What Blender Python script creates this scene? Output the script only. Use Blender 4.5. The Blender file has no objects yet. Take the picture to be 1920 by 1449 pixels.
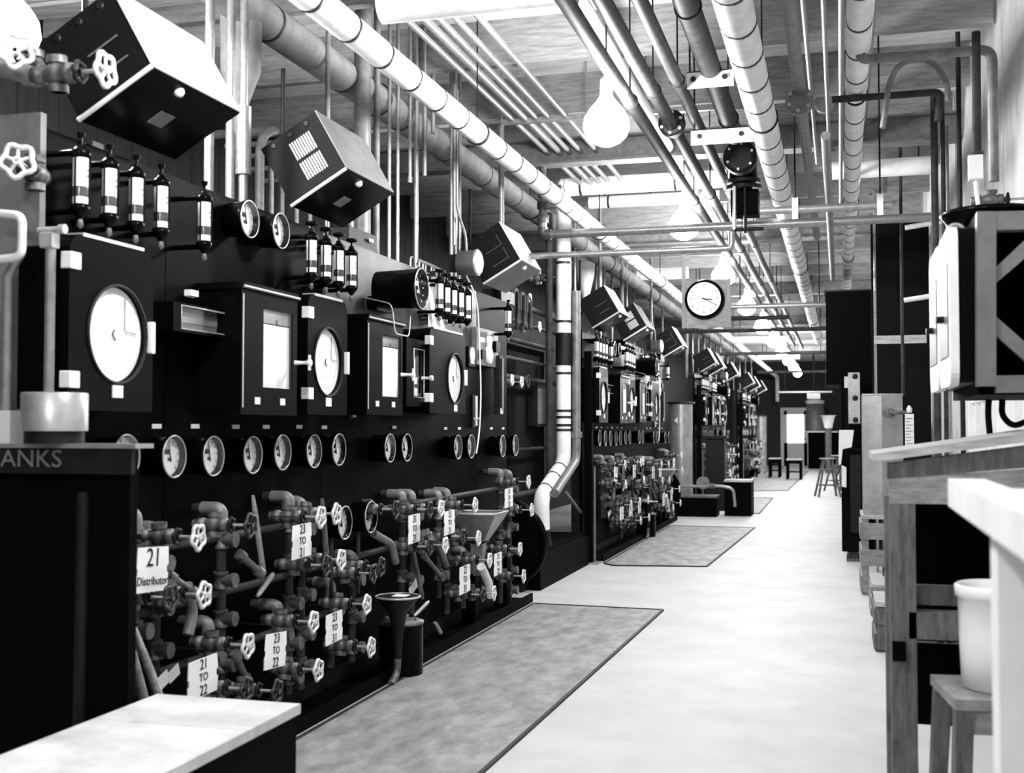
import bpy, math, random
from mathutils import Vector as V, Matrix
random.seed(7)
PI = math.pi
sc = bpy.context.scene
COL = sc.collection
# ------------------------------------------------------------------ camera
F, CX, CY, H = 2200.0, 960.0, 724.5, 1.4
YAW = math.atan(615/F); PIT = math.atan(78/F)
cam_d = bpy.data.cameras.new('camera'); cam = bpy.data.objects.new('camera', cam_d); COL.objects.link(cam)
cam.location = (0, 0, H); cam.rotation_euler = (PI/2+PIT, 0, YAW)
cam_d.sensor_width = 36; cam_d.lens = 36*F/1920; cam_d.clip_start = .05; cam_d.clip_end = 200
cam_d.dof.use_dof = True; cam_d.dof.focus_distance = 8.0; cam_d.dof.aperture_fstop = 3.6
sc.camera = cam
# ------------------------------------------------------------------ world, exposure, lamp power
w = bpy.data.worlds.new('world'); sc.world = w; w.use_nodes = True
w.node_tree.nodes['Background'].inputs[0].default_value = (.8, .8, .8, 1)
w.node_tree.nodes['Background'].inputs[1].default_value = .9      # daylight outside the windows
sc.view_settings.view_transform = 'Standard'; sc.view_settings.look = 'None'
sc.view_settings.exposure = 0.68; sc.view_settings.gamma = 1
BULB = 190.0
# ------------------------------------------------------------------ picture -> place
_r = V((math.cos(YAW), math.sin(YAW), 0))
_f = V((-math.sin(YAW)*math.cos(PIT), math.cos(YAW)*math.cos(PIT), math.sin(PIT)))
_u = _r.cross(_f)
def ray(u, v): return _r*((u-CX)/F) + _u*((CY-v)/F) + _f
C0 = V((0, 0, H))
def X(u, v, x): d = ray(u, v); return C0 + d*(x/d.x)
def Y(u, v, y): d = ray(u, v); return C0 + d*(y/d.y)
def Z(u, v, z): d = ray(u, v); return C0 + d*((z-H)/d.z)
def D(u, v, d): return C0 + ray(u, v)*d
def rectX(u0, u1, v0, v1, x):
    vm = (v0+v1)/2; um = (u0+u1)/2
    return X(u0, vm, x).y, X(u1, vm, x).y, X(um, v1, x).z, X(um, v0, x).z      # y0,y1,z0,z1
# ------------------------------------------------------------------ materials
def mat(name, c, rough=.6, metal=0., var=0., scale=6., bump=0., emit=0., coat=0., stretch=None, c2=None, spec=.5):
    m = bpy.data.materials.new(name); m.use_nodes = True
    nt = m.node_tree; b = nt.nodes['Principled BSDF']
    b.inputs['Base Color'].default_value = (c, c, c, 1); b.inputs['Roughness'].default_value = rough
    b.inputs['Metallic'].default_value = metal; b.inputs['Specular IOR Level'].default_value = spec
    if coat: b.inputs['Coat Weight'].default_value = coat; b.inputs['Coat Roughness'].default_value = .12
    if emit:
        b.inputs['Emission Color'].default_value = (1, 1, 1, 1); b.inputs['Emission Strength'].default_value = emit
    if var or bump:
        tc = nt.nodes.new('ShaderNodeTexCoord'); mp = nt.nodes.new('ShaderNodeMapping')
        nt.links.new(tc.outputs['Object'], mp.inputs[0])
        if stretch: mp.inputs['Scale'].default_value = stretch
        n = nt.nodes.new('ShaderNodeTexNoise'); n.inputs['Scale'].default_value = scale; n.inputs['Detail'].default_value = 8
        n.inputs['Roughness'].default_value = .65
        nt.links.new(mp.outputs[0], n.inputs['Vector'])
        if var:
            r = nt.nodes.new('ShaderNodeValToRGB'); e = r.color_ramp.elements
            lo = c*(1-var) if c2 is None else c2; hi = min(.95, c*(1+var*.6))
            e[0].position = .36; e[1].position = .64
            e[0].color = (lo, lo, lo, 1); e[1].color = (hi, hi, hi, 1)
            nt.links.new(n.outputs['Fac'], r.inputs[0]); nt.links.new(r.outputs[0], b.inputs['Base Color'])
        if bump:
            bp = nt.nodes.new('ShaderNodeBump'); bp.inputs['Strength'].default_value = bump; bp.inputs['Distance'].default_value = .01
            nt.links.new(n.outputs['Fac'], bp.inputs['Height']); nt.links.new(bp.outputs[0], b.inputs['Normal'])
    return m
def glass_mat():
    m = bpy.data.materials.new('pane_glass'); m.use_nodes = True; nt = m.node_tree
    nt.nodes.remove(nt.nodes['Principled BSDF']); o = nt.nodes['Material Output']
    t = nt.nodes.new('ShaderNodeBsdfTransparent'); g = nt.nodes.new('ShaderNodeBsdfGlossy'); g.inputs['Roughness'].default_value = .03
    mx = nt.nodes.new('ShaderNodeMixShader'); mx.inputs[0].default_value = .07
    nt.links.new(t.outputs[0], mx.inputs[1]); nt.links.new(g.outputs[0], mx.inputs[2]); nt.links.new(mx.outputs[0], o.inputs[0]); return m
M = dict(
 enamel=mat('black_enamel', .002, .22, spec=.06), panel=mat('panel_slate', .002, .5, var=.8, scale=3, spec=.02), panel_sheen=mat('mottled_ceiling_sheen', .035, .42, var=.75, scale=2.6, spec=.2),  # the mottled grey panel has the ceiling's reflection painted in
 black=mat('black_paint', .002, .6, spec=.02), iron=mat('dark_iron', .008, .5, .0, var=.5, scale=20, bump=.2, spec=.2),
 cast=mat('cast_fitting', .13, .45, .4, var=.5, scale=25, bump=.3), wheel=mat('bright_handwheel', .72, .4, .35),
 bwheel=mat('dark_handwheel', .03, .4, .4),
 wrapw=mat('white_pipe_wrap', .80, .75, var=.12, scale=9, bump=.15), wrapg=mat('grey_pipe_wrap', .20, .8, var=.3, scale=7, bump=.2),
 band=mat('band', .01, .5), galv=mat('galvanised', .30, .38, .55, var=.2, scale=30), dkpipe=mat('dark_pipe', .036, .6, 0, spec=.15, var=.5, scale=12),
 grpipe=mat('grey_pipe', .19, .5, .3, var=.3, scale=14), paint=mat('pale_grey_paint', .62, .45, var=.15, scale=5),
 gpaint=mat('mid_grey_paint', .15, .45, var=.3, scale=5), edge=mat('worn_metal_edge_and_sheen', .5, .35, .5),  # the bright edge also serves painted highlights on recorder tops
 box_shade=mat('box_shade_black', .004, .5, spec=.12, bump=.3, scale=200),  # tilted box sides: shade on grey paint put into the black
 paper=mat('chart_paper', .86, .7), dial=mat('dial_face', .80, .45), plate=mat('name_plate', .72, .5), ink=mat('black_ink', .006, .6, spec=.2),
 tube=mat('sight_tube', .75, .12, coat=.5), liquid=mat('dark_liquid', .05, .2),
 concrete=mat('concrete_floor', .50, .62, var=.10, scale=2.2, bump=.05), lino=mat('mat_linoleum', .27, .6, var=.42, scale=7, stretch=(1, .5, 1)),
 rubber=mat('mat_edge', .02, .7), wood=mat('bare_wood', .40, .65, var=.35, scale=5, stretch=(1, 9, 9), bump=.2),
 woodd=mat('weathered_wood', .11, .7, var=.55, scale=7, stretch=(5, 5, 1), bump=.3), woodm=mat('board_wood', .24, .65, var=.35, scale=6, stretch=(2, 2, 8)),
 benchtop=mat('bench_top_paint', .60, .5, var=.28, scale=3.5, bump=.05), white=mat('white_paint', .80, .6, var=.08, scale=4),
 ceil=mat('ceiling_board', .86, .8, var=.22, scale=3, stretch=(1, 6, 1)), joist=mat('joist_wood', .26, .75, var=.35, scale=5, stretch=(1, 8, 8)),
 wallr=mat('right_wall_board', .52, .7, var=.22, scale=3, stretch=(1, 1, .35)), walll=mat('left_wall_plank', .018, .8, var=.5, scale=6, stretch=(6, 6, .5)),
 darkwall=mat('bay_shade_black', .006, .8, spec=.1), steel=mat('sheet_steel', .38, .36, .55, var=.25, scale=5), plaster=mat('end_wall', .03, .8, var=.3),
 bulb=mat('lit_bulb', .9, .4, emit=BULB), socket=mat('porcelain_socket', .7, .4), ceramic=mat('glazed_crock', .82, .28, coat=.3),
 sky=mat('frosted_pane', .85, .3, emit=3.2), pane=glass_mat(), doorp=mat('door_paint', .72, .5), tin=mat('galvanised_tin', .30, .42, .5, var=.3, scale=10),
)
# ------------------------------------------------------------------ mesh builder
class MB:
    def __init__(s): s.v = []; s.f = []; s.m = []; s.sm = []; s.T = Matrix()
    def add(s, vs, fs, mi=0, sm=False):
        b = len(s.v); s.v += [tuple(s.T @ V(p)) for p in vs]
        s.f += [tuple(b+i for i in f) for f in fs]; s.m += [mi]*len(fs); s.sm += [sm]*len(fs); return s
    def box(s, x0, x1, y0, y1, z0, z1, mi=0, bev=0.):
        if bev > 0:
            pl = [(y0+bev, z0), (y1-bev, z0), (y1, z0+bev), (y1, z1-bev), (y1-bev, z1), (y0+bev, z1), (y0, z1-bev), (y0, z0+bev)]
            return s.prismX(pl, x0, x1, mi)
        vs = [(x, y, z) for x in (x0, x1) for y in (y0, y1) for z in (z0, z1)]
        return s.add(vs, [(0, 1, 3, 2), (4, 6, 7, 5), (0, 4, 5, 1), (2, 3, 7, 6), (0, 2, 6, 4), (1, 5, 7, 3)], mi)
    def prismX(s, yz, x0, x1, mi=0, sm=False, inset=0.):
        n = len(yz); vs = [(x0, y, z) for y, z in yz]+[(x1, y, z) for y, z in yz]
        fs = [tuple(range(n))[::-1], tuple(range(n, 2*n))]+[(i, (i+1) % n, n+(i+1) % n, n+i) for i in range(n)]
        return s.add(vs, fs, mi, sm)
    def hexa(s, q0, q1, mi=0):     # two matching polygons
        n = len(q0); return s.add(list(q0)+list(q1), [tuple(range(n))[::-1], tuple(range(n, 2*n))]+[(i, (i+1) % n, n+(i+1) % n, n+i) for i in range(n)], mi)
    def tube(s, pts, r, n=10, mi=0, caps=True, closed=False, bend=0.):
        pts = [V(p) for p in pts]
        if bend: pts = fillet(pts, bend)
        N = len(pts); rr = r if isinstance(r, (list, tuple)) else [r]*N
        vs = []; fs = []
        d0 = ((pts[1]-pts[0]) if not closed else (pts[1]-pts[-1])).normalized()
        up = V((0, 0, 1)) if abs(d0.z) < .9 else V((0, 1, 0))
        a = d0.cross(up).normalized()
        for i in range(N):
            if closed: d = (pts[(i+1) % N]-pts[i-1]).normalized()
            elif i == 0: d = d0
            elif i == N-1: d = (pts[i]-pts[i-1]).normalized()
            else:
                d = ((pts[i+1]-pts[i]).normalized()+(pts[i]-pts[i-1]).normalized())
                d = d.normalized() if d.length > 1e-6 else d0
            a = (a-d*a.dot(d)); a = a.normalized() if a.length > 1e-6 else d.orthogonal().normalized()
            b = d.cross(a)
            k = 1
            if 0 < i < N-1 and not closed:
                c = (pts[i]-pts[i-1]).normalized().dot(d); k = 1/max(c, .5)
            for j in range(n):
                t = 2*PI*j/n; vs.append(pts[i]+(a*math.cos(t)+b*math.sin(t))*rr[i])
        for i in range(N if closed else N-1):
            for j in range(n):
                i2 = (i+1) % N; fs.append((i*n+j, i*n+(j+1) % n, i2*n+(j+1) % n, i2*n+j))
        s.add(vs, fs, mi, True)
        if caps and not closed:
            s.add(vs[:n], [tuple(range(n))[::-1]], mi); s.add(vs[-n:], [tuple(range(n))], mi)
        return s
    def lathe(s, prof, o=(0, 0, 0), ax='z', n=20, mi=0, sm=True):    # prof: (distance along axis, radius)
        o = V(o); A = {'x': V((1, 0, 0)), 'y': V((0, 1, 0)), 'z': V((0, 0, 1))}[ax] if isinstance(ax, str) else V(ax).normalized()
        a = A.orthogonal().normalized(); b = A.cross(a)
        vs = [o+A*h+(a*math.cos(2*PI*j/n)+b*math.sin(2*PI*j/n))*max(r, 1e-5) for h, r in prof for j in range(n)]
        fs = [(i*n+j, i*n+(j+1) % n, (i+1)*n+(j+1) % n, (i+1)*n+j) for i in range(len(prof)-1) for j in range(n)]
        s.add(vs, fs, mi, sm)
        for i, k in ((0, -1), (len(prof)-1, 1)):
            if prof[i][1] > 1e-4: s.add(vs[i*n:(i+1)*n], [tuple(range(n))[::k]], mi)
        return s
    def ring(s, o, ax, R, r, n=28, m=8, mi=0, lobes=0, amp=0.):
        o = V(o); A = {'x': V((1, 0, 0)), 'y': V((0, 1, 0)), 'z': V((0, 0, 1))}[ax] if isinstance(ax, str) else V(ax).normalized()
        a = A.orthogonal().normalized(); b = A.cross(a)
        pts = [o+(a*math.cos(t)+b*math.sin(t))*R*(1+amp*math.cos(lobes*t)) for t in [2*PI*i/n for i in range(n)]]
        return s.tube(pts, r, m, mi, closed=True)
    def mesh(s, name, mats, origin=None):
        o = V(origin) if origin is not None else V((0, 0, 0))
        me = bpy.data.meshes.new(name); me.from_pydata([tuple(V(p)-o) for p in s.v], [], s.f)
        for m in (mats if isinstance(mats, (list, tuple)) else [mats]): me.materials.append(M[m] if isinstance(m, str) else m)
        me.polygons.foreach_set('material_index', s.m); me.polygons.foreach_set('use_smooth', s.sm)
        me.validate(); me.update(); return me
def fillet(pts, rad, k=7):
    out = [pts[0]]
    for i in range(1, len(pts)-1):
        p, q, r = pts[i-1], pts[i], pts[i+1]
        a = (p-q); b = (r-q); d = min(rad, a.length*.49, b.length*.49)
        A = q+a.normalized()*d; B = q+b.normalized()*d
        for j in range(k+1):
            t = j/k; out.append(A*(1-t)**2+q*2*t*(1-t)+B*t*t)
    out.append(pts[-1]); return out
# ------------------------------------------------------------------ objects
USED = {}
def prop(o, label, cat, group=None, kind=None):
    if label: o['label'] = label
    if cat: o['category'] = cat
    if group: o['group'] = group
    if kind: o['kind'] = kind
    return o
def empty(name, loc, label, cat, group=None, rz=0, ry=0):
    o = bpy.data.objects.new(name, None); COL.objects.link(o); o.empty_display_size = .05
    o.location = loc; o.rotation_euler = (0, ry, rz); return prop(o, label, cat, group)
def part(name, mb, mats, parent, label=None):
    o = bpy.data.objects.new(name, mb.mesh(name, mats)); COL.objects.link(o); o.parent = parent
    if label: o['label'] = label
    return o
def solo(name, mb, mats, label, cat, group=None, loc=None, kind=None):    # mesh thing; verts in world if loc None
    if loc is None:
        lo = V((min(p[0] for p in mb.v), min(p[1] for p in mb.v), min(p[2] for p in mb.v)))
        hi = V((max(p[0] for p in mb.v), max(p[1] for p in mb.v), max(p[2] for p in mb.v)))
        og = V(((lo.x+hi.x)/2, (lo.y+hi.y)/2, lo.z)); me = mb.mesh(name, mats, og)
    else: og = V(loc); me = mb.mesh(name, mats)
    o = bpy.data.objects.new(name, me); COL.objects.link(o); o.location = og
    return prop(o, label, cat, group, kind)
def struct(name, mb, mats, parent=None):
    o = bpy.data.objects.new(name, mb.mesh(name, mats)); COL.objects.link(o)
    if parent: o.parent = parent
    else: o['kind'] = 'structure'
    return o
def copy_tree(o, parent=None):
    c = o.copy(); COL.objects.link(c)
    if parent: c.parent = parent; c.matrix_parent_inverse = o.matrix_parent_inverse.copy()
    for ch in list(o.children): copy_tree(ch, c)
    return c
def text_obj(name, txt, size, m, parent, loc, rot, spacing=1.0, sx=1.0, label=None):
    c = bpy.data.curves.new(name, 'FONT'); c.body = txt; c.size = size; c.extrude = .0006; c.align_x = 'CENTER'; c.align_y = 'CENTER'
    c.space_line = spacing; c.resolution_u = 3; c.offset = 0
    t = bpy.data.objects.new(name, c); COL.objects.link(t)
    me = bpy.data.meshes.new_from_object(t); bpy.data.objects.remove(t); bpy.data.curves.remove(c)
    me.materials.clear(); me.materials.append(M[m])
    o = bpy.data.objects.new(name, me); COL.objects.link(o); o.parent = parent; o.location = loc; o.rotation_euler = rot; o.scale = (sx, 1, 1)
    return o
FX = (PI/2, 0, PI/2)          # lettering that faces the aisle (+x)
FY = (PI/2, 0, 0)             # lettering that faces the camera end (-y)
ORD = ['first', 'second', 'third', 'fourth', 'fifth', 'sixth', 'seventh', 'eighth', 'ninth', 'tenth', 'eleventh', 'twelfth', 'thirteenth', 'fourteenth']
UNIT = []                      # things of the nearest panel that repeat on the panels behind it: (object, last unit index, label, group)
def U(o, far=3):
    UNIT.append((o, far, o['label'], o.get('group')))
    o['label'] = o['label'].replace('{P}', 'nearest')
    if o.get('group'): o['group'] = o['group'].replace('{P}', 'nearest')
    return o
CZ = 4.15
PX = -2.62                     # panel face
# ================================================================== ROOM
YE = 45.0
struct('floor', MB().box(-4.9, 3.2, -6, YE, -.1, 0), 'concrete')
struct('ceiling', MB().box(-4.9, 3.2, -6, YE, 4.15, 4.25), 'ceil')
b = MB()
y = -6
while y < YE: b.box(-4.9, -4.8, y, y+.19, 0, 4.15); y += .2
struct('wall_left', b, 'walll')
struct('wall_back', MB().box(-4.9, 3.2, -6.1, -6, 0, 4.15), 'darkwall')
# right wall: pale boards, window row
WX = .93
b = MB()
wins = [(6.2, 7.6), (7.75, 9.15)]
b.box(WX, WX+.1, -6, 6.2, 0, 4.15); b.box(WX, WX+.1, 9.15, YE, 0, 4.15)
b.box(WX, WX+.1, 6.2, 9.15, 0, 1.0); b.box(WX, WX+.1, 6.2, 9.15, 2.2, 4.15); b.box(WX, WX+.1, 7.6, 7.75, 1.0, 2.2)
y = -5.8
while y < YE:
    if not 6.1 < y < 9.2: b.box(WX-.012, WX, y, y+.03, 0, 4.15)
    y += 1.22
struct('wall_right', b, 'wallr')
for i, (y0, y1) in enumerate(wins):
    e = bpy.data.objects.new('window_%d' % (i+1), None); COL.objects.link(e); e['kind'] = 'structure'; e.location = (WX, (y0+y1)/2, 1.0)
    b = MB(); L = (y1-y0)/2
    b.box(-.03, .06, -L, -L+.06, 0, 1.2); b.box(-.03, .06, L-.06, L, 0, 1.2); b.box(-.03, .06, -L, L, 0, .06); b.box(-.03, .06, -L, L, 1.14, 1.2)
    for k in (1, 2, 3): b.box(-.015, .04, -L+k*L/2-.015, -L+k*L/2+.015, .06, 1.14)
    b.box(-.015, .04, -L, L, .58, .61)
    part('window_frame', b, 'white', e)
    part('window_pane', MB().box(.05, .055, -L, L, 0, 1.2), 'pane', e)
# end wall with door
b = MB(); dl = Y(1469, 800, YE-.3).x; dr = Y(1513, 800, YE-.3).x; dt = Y(1490, 770, YE-.3).z
b.box(-4.9, dl, YE, YE+.1, 0, 4.15); b.box(dr, 3.2, YE, YE+.1, 0, 4.15); b.box(dl, dr, YE, YE+.1, dt, 4.15)
struct('wall_end', b, 'plaster')
e = bpy.data.objects.new('door_1', None); COL.objects.link(e); e['kind'] = 'structure'; e.location = ((dl+dr)/2, YE-.02, 0)
wd = (dr-dl)/2
b = MB().box(-wd, -wd+.12, 0, .06, 0, dt).box(wd-.12, wd, 0, .06, 0, dt).box(-wd, wd, 0, .06, 0, .85).box(-wd, wd, 0, .06, dt-.14, dt)
b.box(-wd+.2, wd-.2, -.012, 0, .18, .7).box(-.012, .012, .01, .05, .85, dt-.14)
part('door_leaf', b, 'doorp', e)
part('door_glazing', MB().box(-wd+.12, wd-.12, .03, .036, .85, dt-.14), 'sky', e)
part('door_handle', MB().lathe([(0, .01), (.03, .012), (.05, .03), (.07, .02)], (wd-.07, 0, 1.0), (0, -1, 0)), 'iron', e)
b = MB().box(-wd-.12, -wd, -.03, 0, 0, dt+.12).box(wd, wd+.12, -.03, 0, 0, dt+.12).box(-wd, wd, -.03, 0, dt, dt+.12)
part('door_frame', b, 'doorp', e)
# ceiling joists and girders
n = 0
y = 1.0
k = 0
while y < 44:
    zj = 3.84
    b = MB().box(-4.78, WX-.02, y, y+.07, zj, 4.15)
    struct('trim_%d' % (k+1), b, 'joist')
    k += 1; y += 1.3
# two deeper steel girders across the aisle
for i, yy in enumerate((5.3, 9.6, 14.2, 20., 26.)):
    b = MB().box(-4.78, WX-.02, yy-.09, yy+.09, 3.62, 3.64).box(-4.78, WX-.02, yy-.01, yy+.01, 3.64, 3.82).box(-4.78, WX-.02, yy-.09, yy+.09, 3.82, 3.838)
    o = struct('trim_%d' % (k+1), b, 'grpipe' if i else 'joist'); k += 1
# ================================================================== LAMPS
def lamp(x, y, z, i):
    t = empty('pendant_lamp', (x, y, z), 'glowing pendant bulb, %s in the aisle row from the camera' % (['just behind the viewer', 'overhead just out of view', 'nearest in view and largest']+ORD[1:])[i] if i != 2 else 'largest and nearest glowing pendant bulb, hanging above the aisle', 'lamp', 'bare bulbs in a row over the aisle')
    part('bulb', MB().lathe([(-.16, 0), (-.156, .035), (-.135, .08), (-.10, .115), (-.05, .132), (0, .125), (.05, .095), (.09, .06), (.12, .038), (.15, .032)], n=16), 'bulb', t)
    part('socket', MB().lathe([(.15, .036), (.22, .036), (.235, .02), (.25, .008)], n=14), 'socket', t)
    part('cord', MB().tube([(0, 0, .25), (0, 0, CZ-z)], .005, 6), 'ink', t)
    return t
LX = -1.25; CZ = 4.15
lamp_us = [(1140, 225), (1280, 405), (1357, 500), (1398, 567), (1433, 607), (1455, 637), (1473, 660), (1485, 680), (1497, 698), (1508, 712)]
y1 = X(1137, 222, LX).y; zl = X(1137, 222, LX).z
lamps = [(-1.25, y1-6.8), (-1.25, y1-3.4)]
for i in range(10): lamps.append((LX, y1+3.42*i))
for i, (x, yy) in enumerate(lamps): lamp(x, yy, zl, i)
# ================================================================== INSTRUMENT PANEL UNIT
def y_at(u, x=PX): return X(u, 803, x).y
ya, yb, yc, yd, ye_ = y_at(60), y_at(307), y_at(603), y_at(893), y_at(950)
boards = [(ya, yb, 'behind its largest round recorder'), (yb, yc, 'with two dials near its top'), (yc, yd, 'with a paper sheet hung on it'), (yd, ye_, 'narrowest, at the right end')]
for i, (a, c, d) in enumerate(boards):
    ym = (a+c)/2
    e = empty('instrument_panel', (PX, ym, 0), 'black instrument board of the {P} bank, ' + d, 'panel', 'black instrument boards of the {P} bank')
    h = (c-a)/2
    part('board', MB().box(-.03, 0, -h+.003, h-.003, .12 if i != 2 else 1.95, 2.43, bev=.006), 'panel_sheen' if i == 2 else 'panel', e)  # third board's upper part: ceiling reflection put into its grey
    if i == 2: part('lower_board', MB().box(-.03, 0, -h+.003, h-.003, .12, 1.948, bev=.006), 'panel', e)
    part('frame', MB().box(-.12, -.03, -h, -h+.05, 0, 2.4).box(-.12, -.03, h-.05, h, 0, 2.4).box(-.12, -.03, -h, h, 2.33, 2.38).box(-.12, 0, -h, h, 0, .1), 'iron', e)
    U(e)
    if i == 0: E0 = e
    for (u, v, wpx) in [(295, 799, 26), (367, 799, 22), (443, 800, 16), (500, 800, 16), (562, 800, 15), (609, 801, 13), (740, 801, 12), (836, 803, 9), (862, 803, 9), (922, 803, 8), (944, 803, 8),
                        (185, 272, 28), (357, 553, 22), (697, 451, 16), (705, 530, 12), (665, 710, 10)]:
        p = X(u, v, PX+.004)
        if a <= p.y < c:
            part('name_plate', MB().box(0, .003, p.y-ym-.032, p.y-ym+.032, p.z-.009, p.z+.009), 'plate', e, 'small white name plate')
# ---- pressure gauge
def gauge(R=.085, depth=.10, face='dial', case='enamel'):
    def make(loc, label, cat, group):
        t = empty('pressure_gauge', loc, label, cat, group)
        part('case', MB().lathe([(-depth, R*.55), (-depth+.01, R*.9), (-.012, R*.97), (0, R*1.04), (.012, R*1.04), (.014, R*.93), (-.016, R*.90)], ax='x', n=28), case, t)
        part('bezel', MB().ring((.012, 0, 0), 'x', R*.98, .004, 32, 8), 'steel', t)
        d = part('dial', MB().lathe([(-.0155, R*.90), (-.013, R*.90)], ax='x', n=28), face, t)
        b = MB()
        for k in range(11):
            a = math.radians(-135+27*k); c, s = math.sin(a), math.cos(a)
            q = [(-.0115, c*R*r_+s*R*w_, s*R*r_-c*R*w_) for r_, w_ in ((.68, -.022), (.86, -.022), (.86, .022), (.68, .022))]
            b.add(q, [(0, 1, 2, 3)])
        b.box(-.012, -.011, -R*.45, R*.1, R*.12, R*.36)
        b.box(-.012, -.011, -R*.12, R*.2, -R*.2, -R*.05)
        part('markings', b, 'ink' if face == 'dial' else 'plate', d)
        a = random.uniform(-.6, .6)
        part('pointer', MB().tube([(-.006, -math.sin(a)*R*.25, -math.cos(a)*R*.25), (-.006, math.sin(a)*R*.75, math.cos(a)*R*.75)], [.004, .0015], 6), 'ink' if face == 'dial' else 'plate', t)
        part('glass', MB().lathe([(.0145, R*.92), (.0155, R*.92)], ax='x', n=24), 'pane', t)
        return t
    return make
def clone(o, loc, label, group=None):
    c = copy_tree(o); c.location = loc; c['label'] = label
    if group: c['group'] = group
    return c
gl = [(232, 857), (322, 856), (396, 855), (470, 853), (526, 848), (585, 846), (632, 843), (728, 840), (760, 839), (856, 838), (881, 837), (940, 836), (964, 835)]
proto = None
for i, (u, v) in enumerate(gl):
    p = X(u, v, PX+.10)
    lab = 'round pressure gauge, %s from the left in the lower row, {P} bank' % ORD[i]
    if proto is None: o = proto = gauge(.083, .10)(p, lab, 'gauge', 'gauges of the lower row on the {P} bank')
    else: o = clone(proto, p, lab, 'gauges of the lower row on the {P} bank')
    U(o)
for i, (u, v) in enumerate([(464, 411), (523, 433)]):
    o = clone(proto, X(u, v, PX+.10), 'white dial gauge high on the {P} bank, %s of the top pair' % ('left', 'right')[i], 'upper dial pair of the {P} bank'); U(o)
o = gauge(.115, .26, face='enamel')(X(787, 541, PX+.36), 'large black-faced dial on a deep drum housing, {P} bank, left of the white paper', 'gauge', None); U(o)
part('wire_guard', MB().tube([(-.3, -.1, -.05), (-.1, -.17, -.1), (-.1, -.12, -.26), (-.1, .1, -.26), (-.1, .12, -.14)], .004, 6, bend=.04), 'edge', o)
# ---- sight-glass rotameters
def rotameter(loc, label, group, knob):
    t = empty('sight_glass', loc, label, 'sight glass', group)
    b = MB().lathe([(.075, .012), (.082, .032), (.10, .034), (.112, .022), (.12, .014), (.13, .014)], n=14)
    b.lathe([(-.13, .006), (-.12, .014), (-.10, .03), (-.085, .034), (-.075, .012)], n=14)
    for a in (0.5, 2.6, -1.57): b.tube([(.03*math.cos(a), .03*math.sin(a), -.085), (.03*math.cos(a), .03*math.sin(a), .09)], .0035, 6)
    b.tube([(-.152, 0, .10), (0, 0, .10)], .011, 8); b.tube([(-.152, 0, -.10), (0, 0, -.10)], .011, 8)
    part('bracket', b, 'enamel', t)
    tb = part('glass_tube', MB().lathe([(-.078, .026), (.078, .026)], n=16), 'tube', t)
    part('float', MB().lathe([(-.055, .0263), (-.03, .027), (-.02, .0263)], n=16), 'liquid', tb)
    part('scale', MB().box(.024, .0275, -.006, .006, .015, .018).box(.024, .0275, -.006, .006, .035, .038), 'ink', tb)
    b = MB().lathe([(.13, .006), (.15, .006)], n=10)
    if knob: b.lathe([(.15, .012), (.156, .03), (.168, .03), (.174, .008)], n=12)
    else: b.lathe([(.15, .012), (.165, .014)], n=10)
    part('needle_valve', b, 'enamel', t)
    part('drain_cock', MB().lathe([(-.16, .004), (-.15, .012), (-.13, .008)], n=10), 'cast', t)
    return t
rl = [(151, 340, 1, 0), (205, 359, 1, 1), (255, 375, 1, 2), (302, 389, 1, 3), (383, 416, 2, 0), (584, 481, 3, 0), (611, 490, 3, 1), (635, 499, 3, 2), (659, 508, 3, 3),
      (824, 555, 4, 0), (837, 562, 4, 1), (850, 567, 4, 2), (863, 571, 4, 3), (876, 576, 4, 4), (953, 602, 5, 0)]
gname = {1: 'in the knobless row at the left', 2: 'alone', 3: 'in the knobbed row of four', 4: 'in the knobbed row of five', 5: 'x'}
pa = pb = None
for (u, v, g, i) in rl:
    p = X(u, v, PX+.15)
    if g == 2: lab = 'single lit sight glass beside the two upper dials of the {P} bank'
    elif g == 5: lab = 'single sight glass on the narrow right board of the {P} bank'
    else: lab = 'sight glass of the {P} bank, %s %s' % (ORD[i], gname[g])
    gr = {1: 'row of four left sight glasses, {P} bank', 3: 'knobbed row of four sight glasses, {P} bank', 4: 'knobbed row of five sight glasses, {P} bank'}.get(g)
    kn = g in (3, 4)
    if kn and pb is None: o = pb = rotameter(p, lab, gr, True)
    elif not kn and pa is None: o = pa = rotameter(p, lab, gr, False)
    else:
        o = clone(pb if kn else pa, p, lab, gr)
        if not gr and 'group' in o: del o['group']
    U(o)
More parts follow.
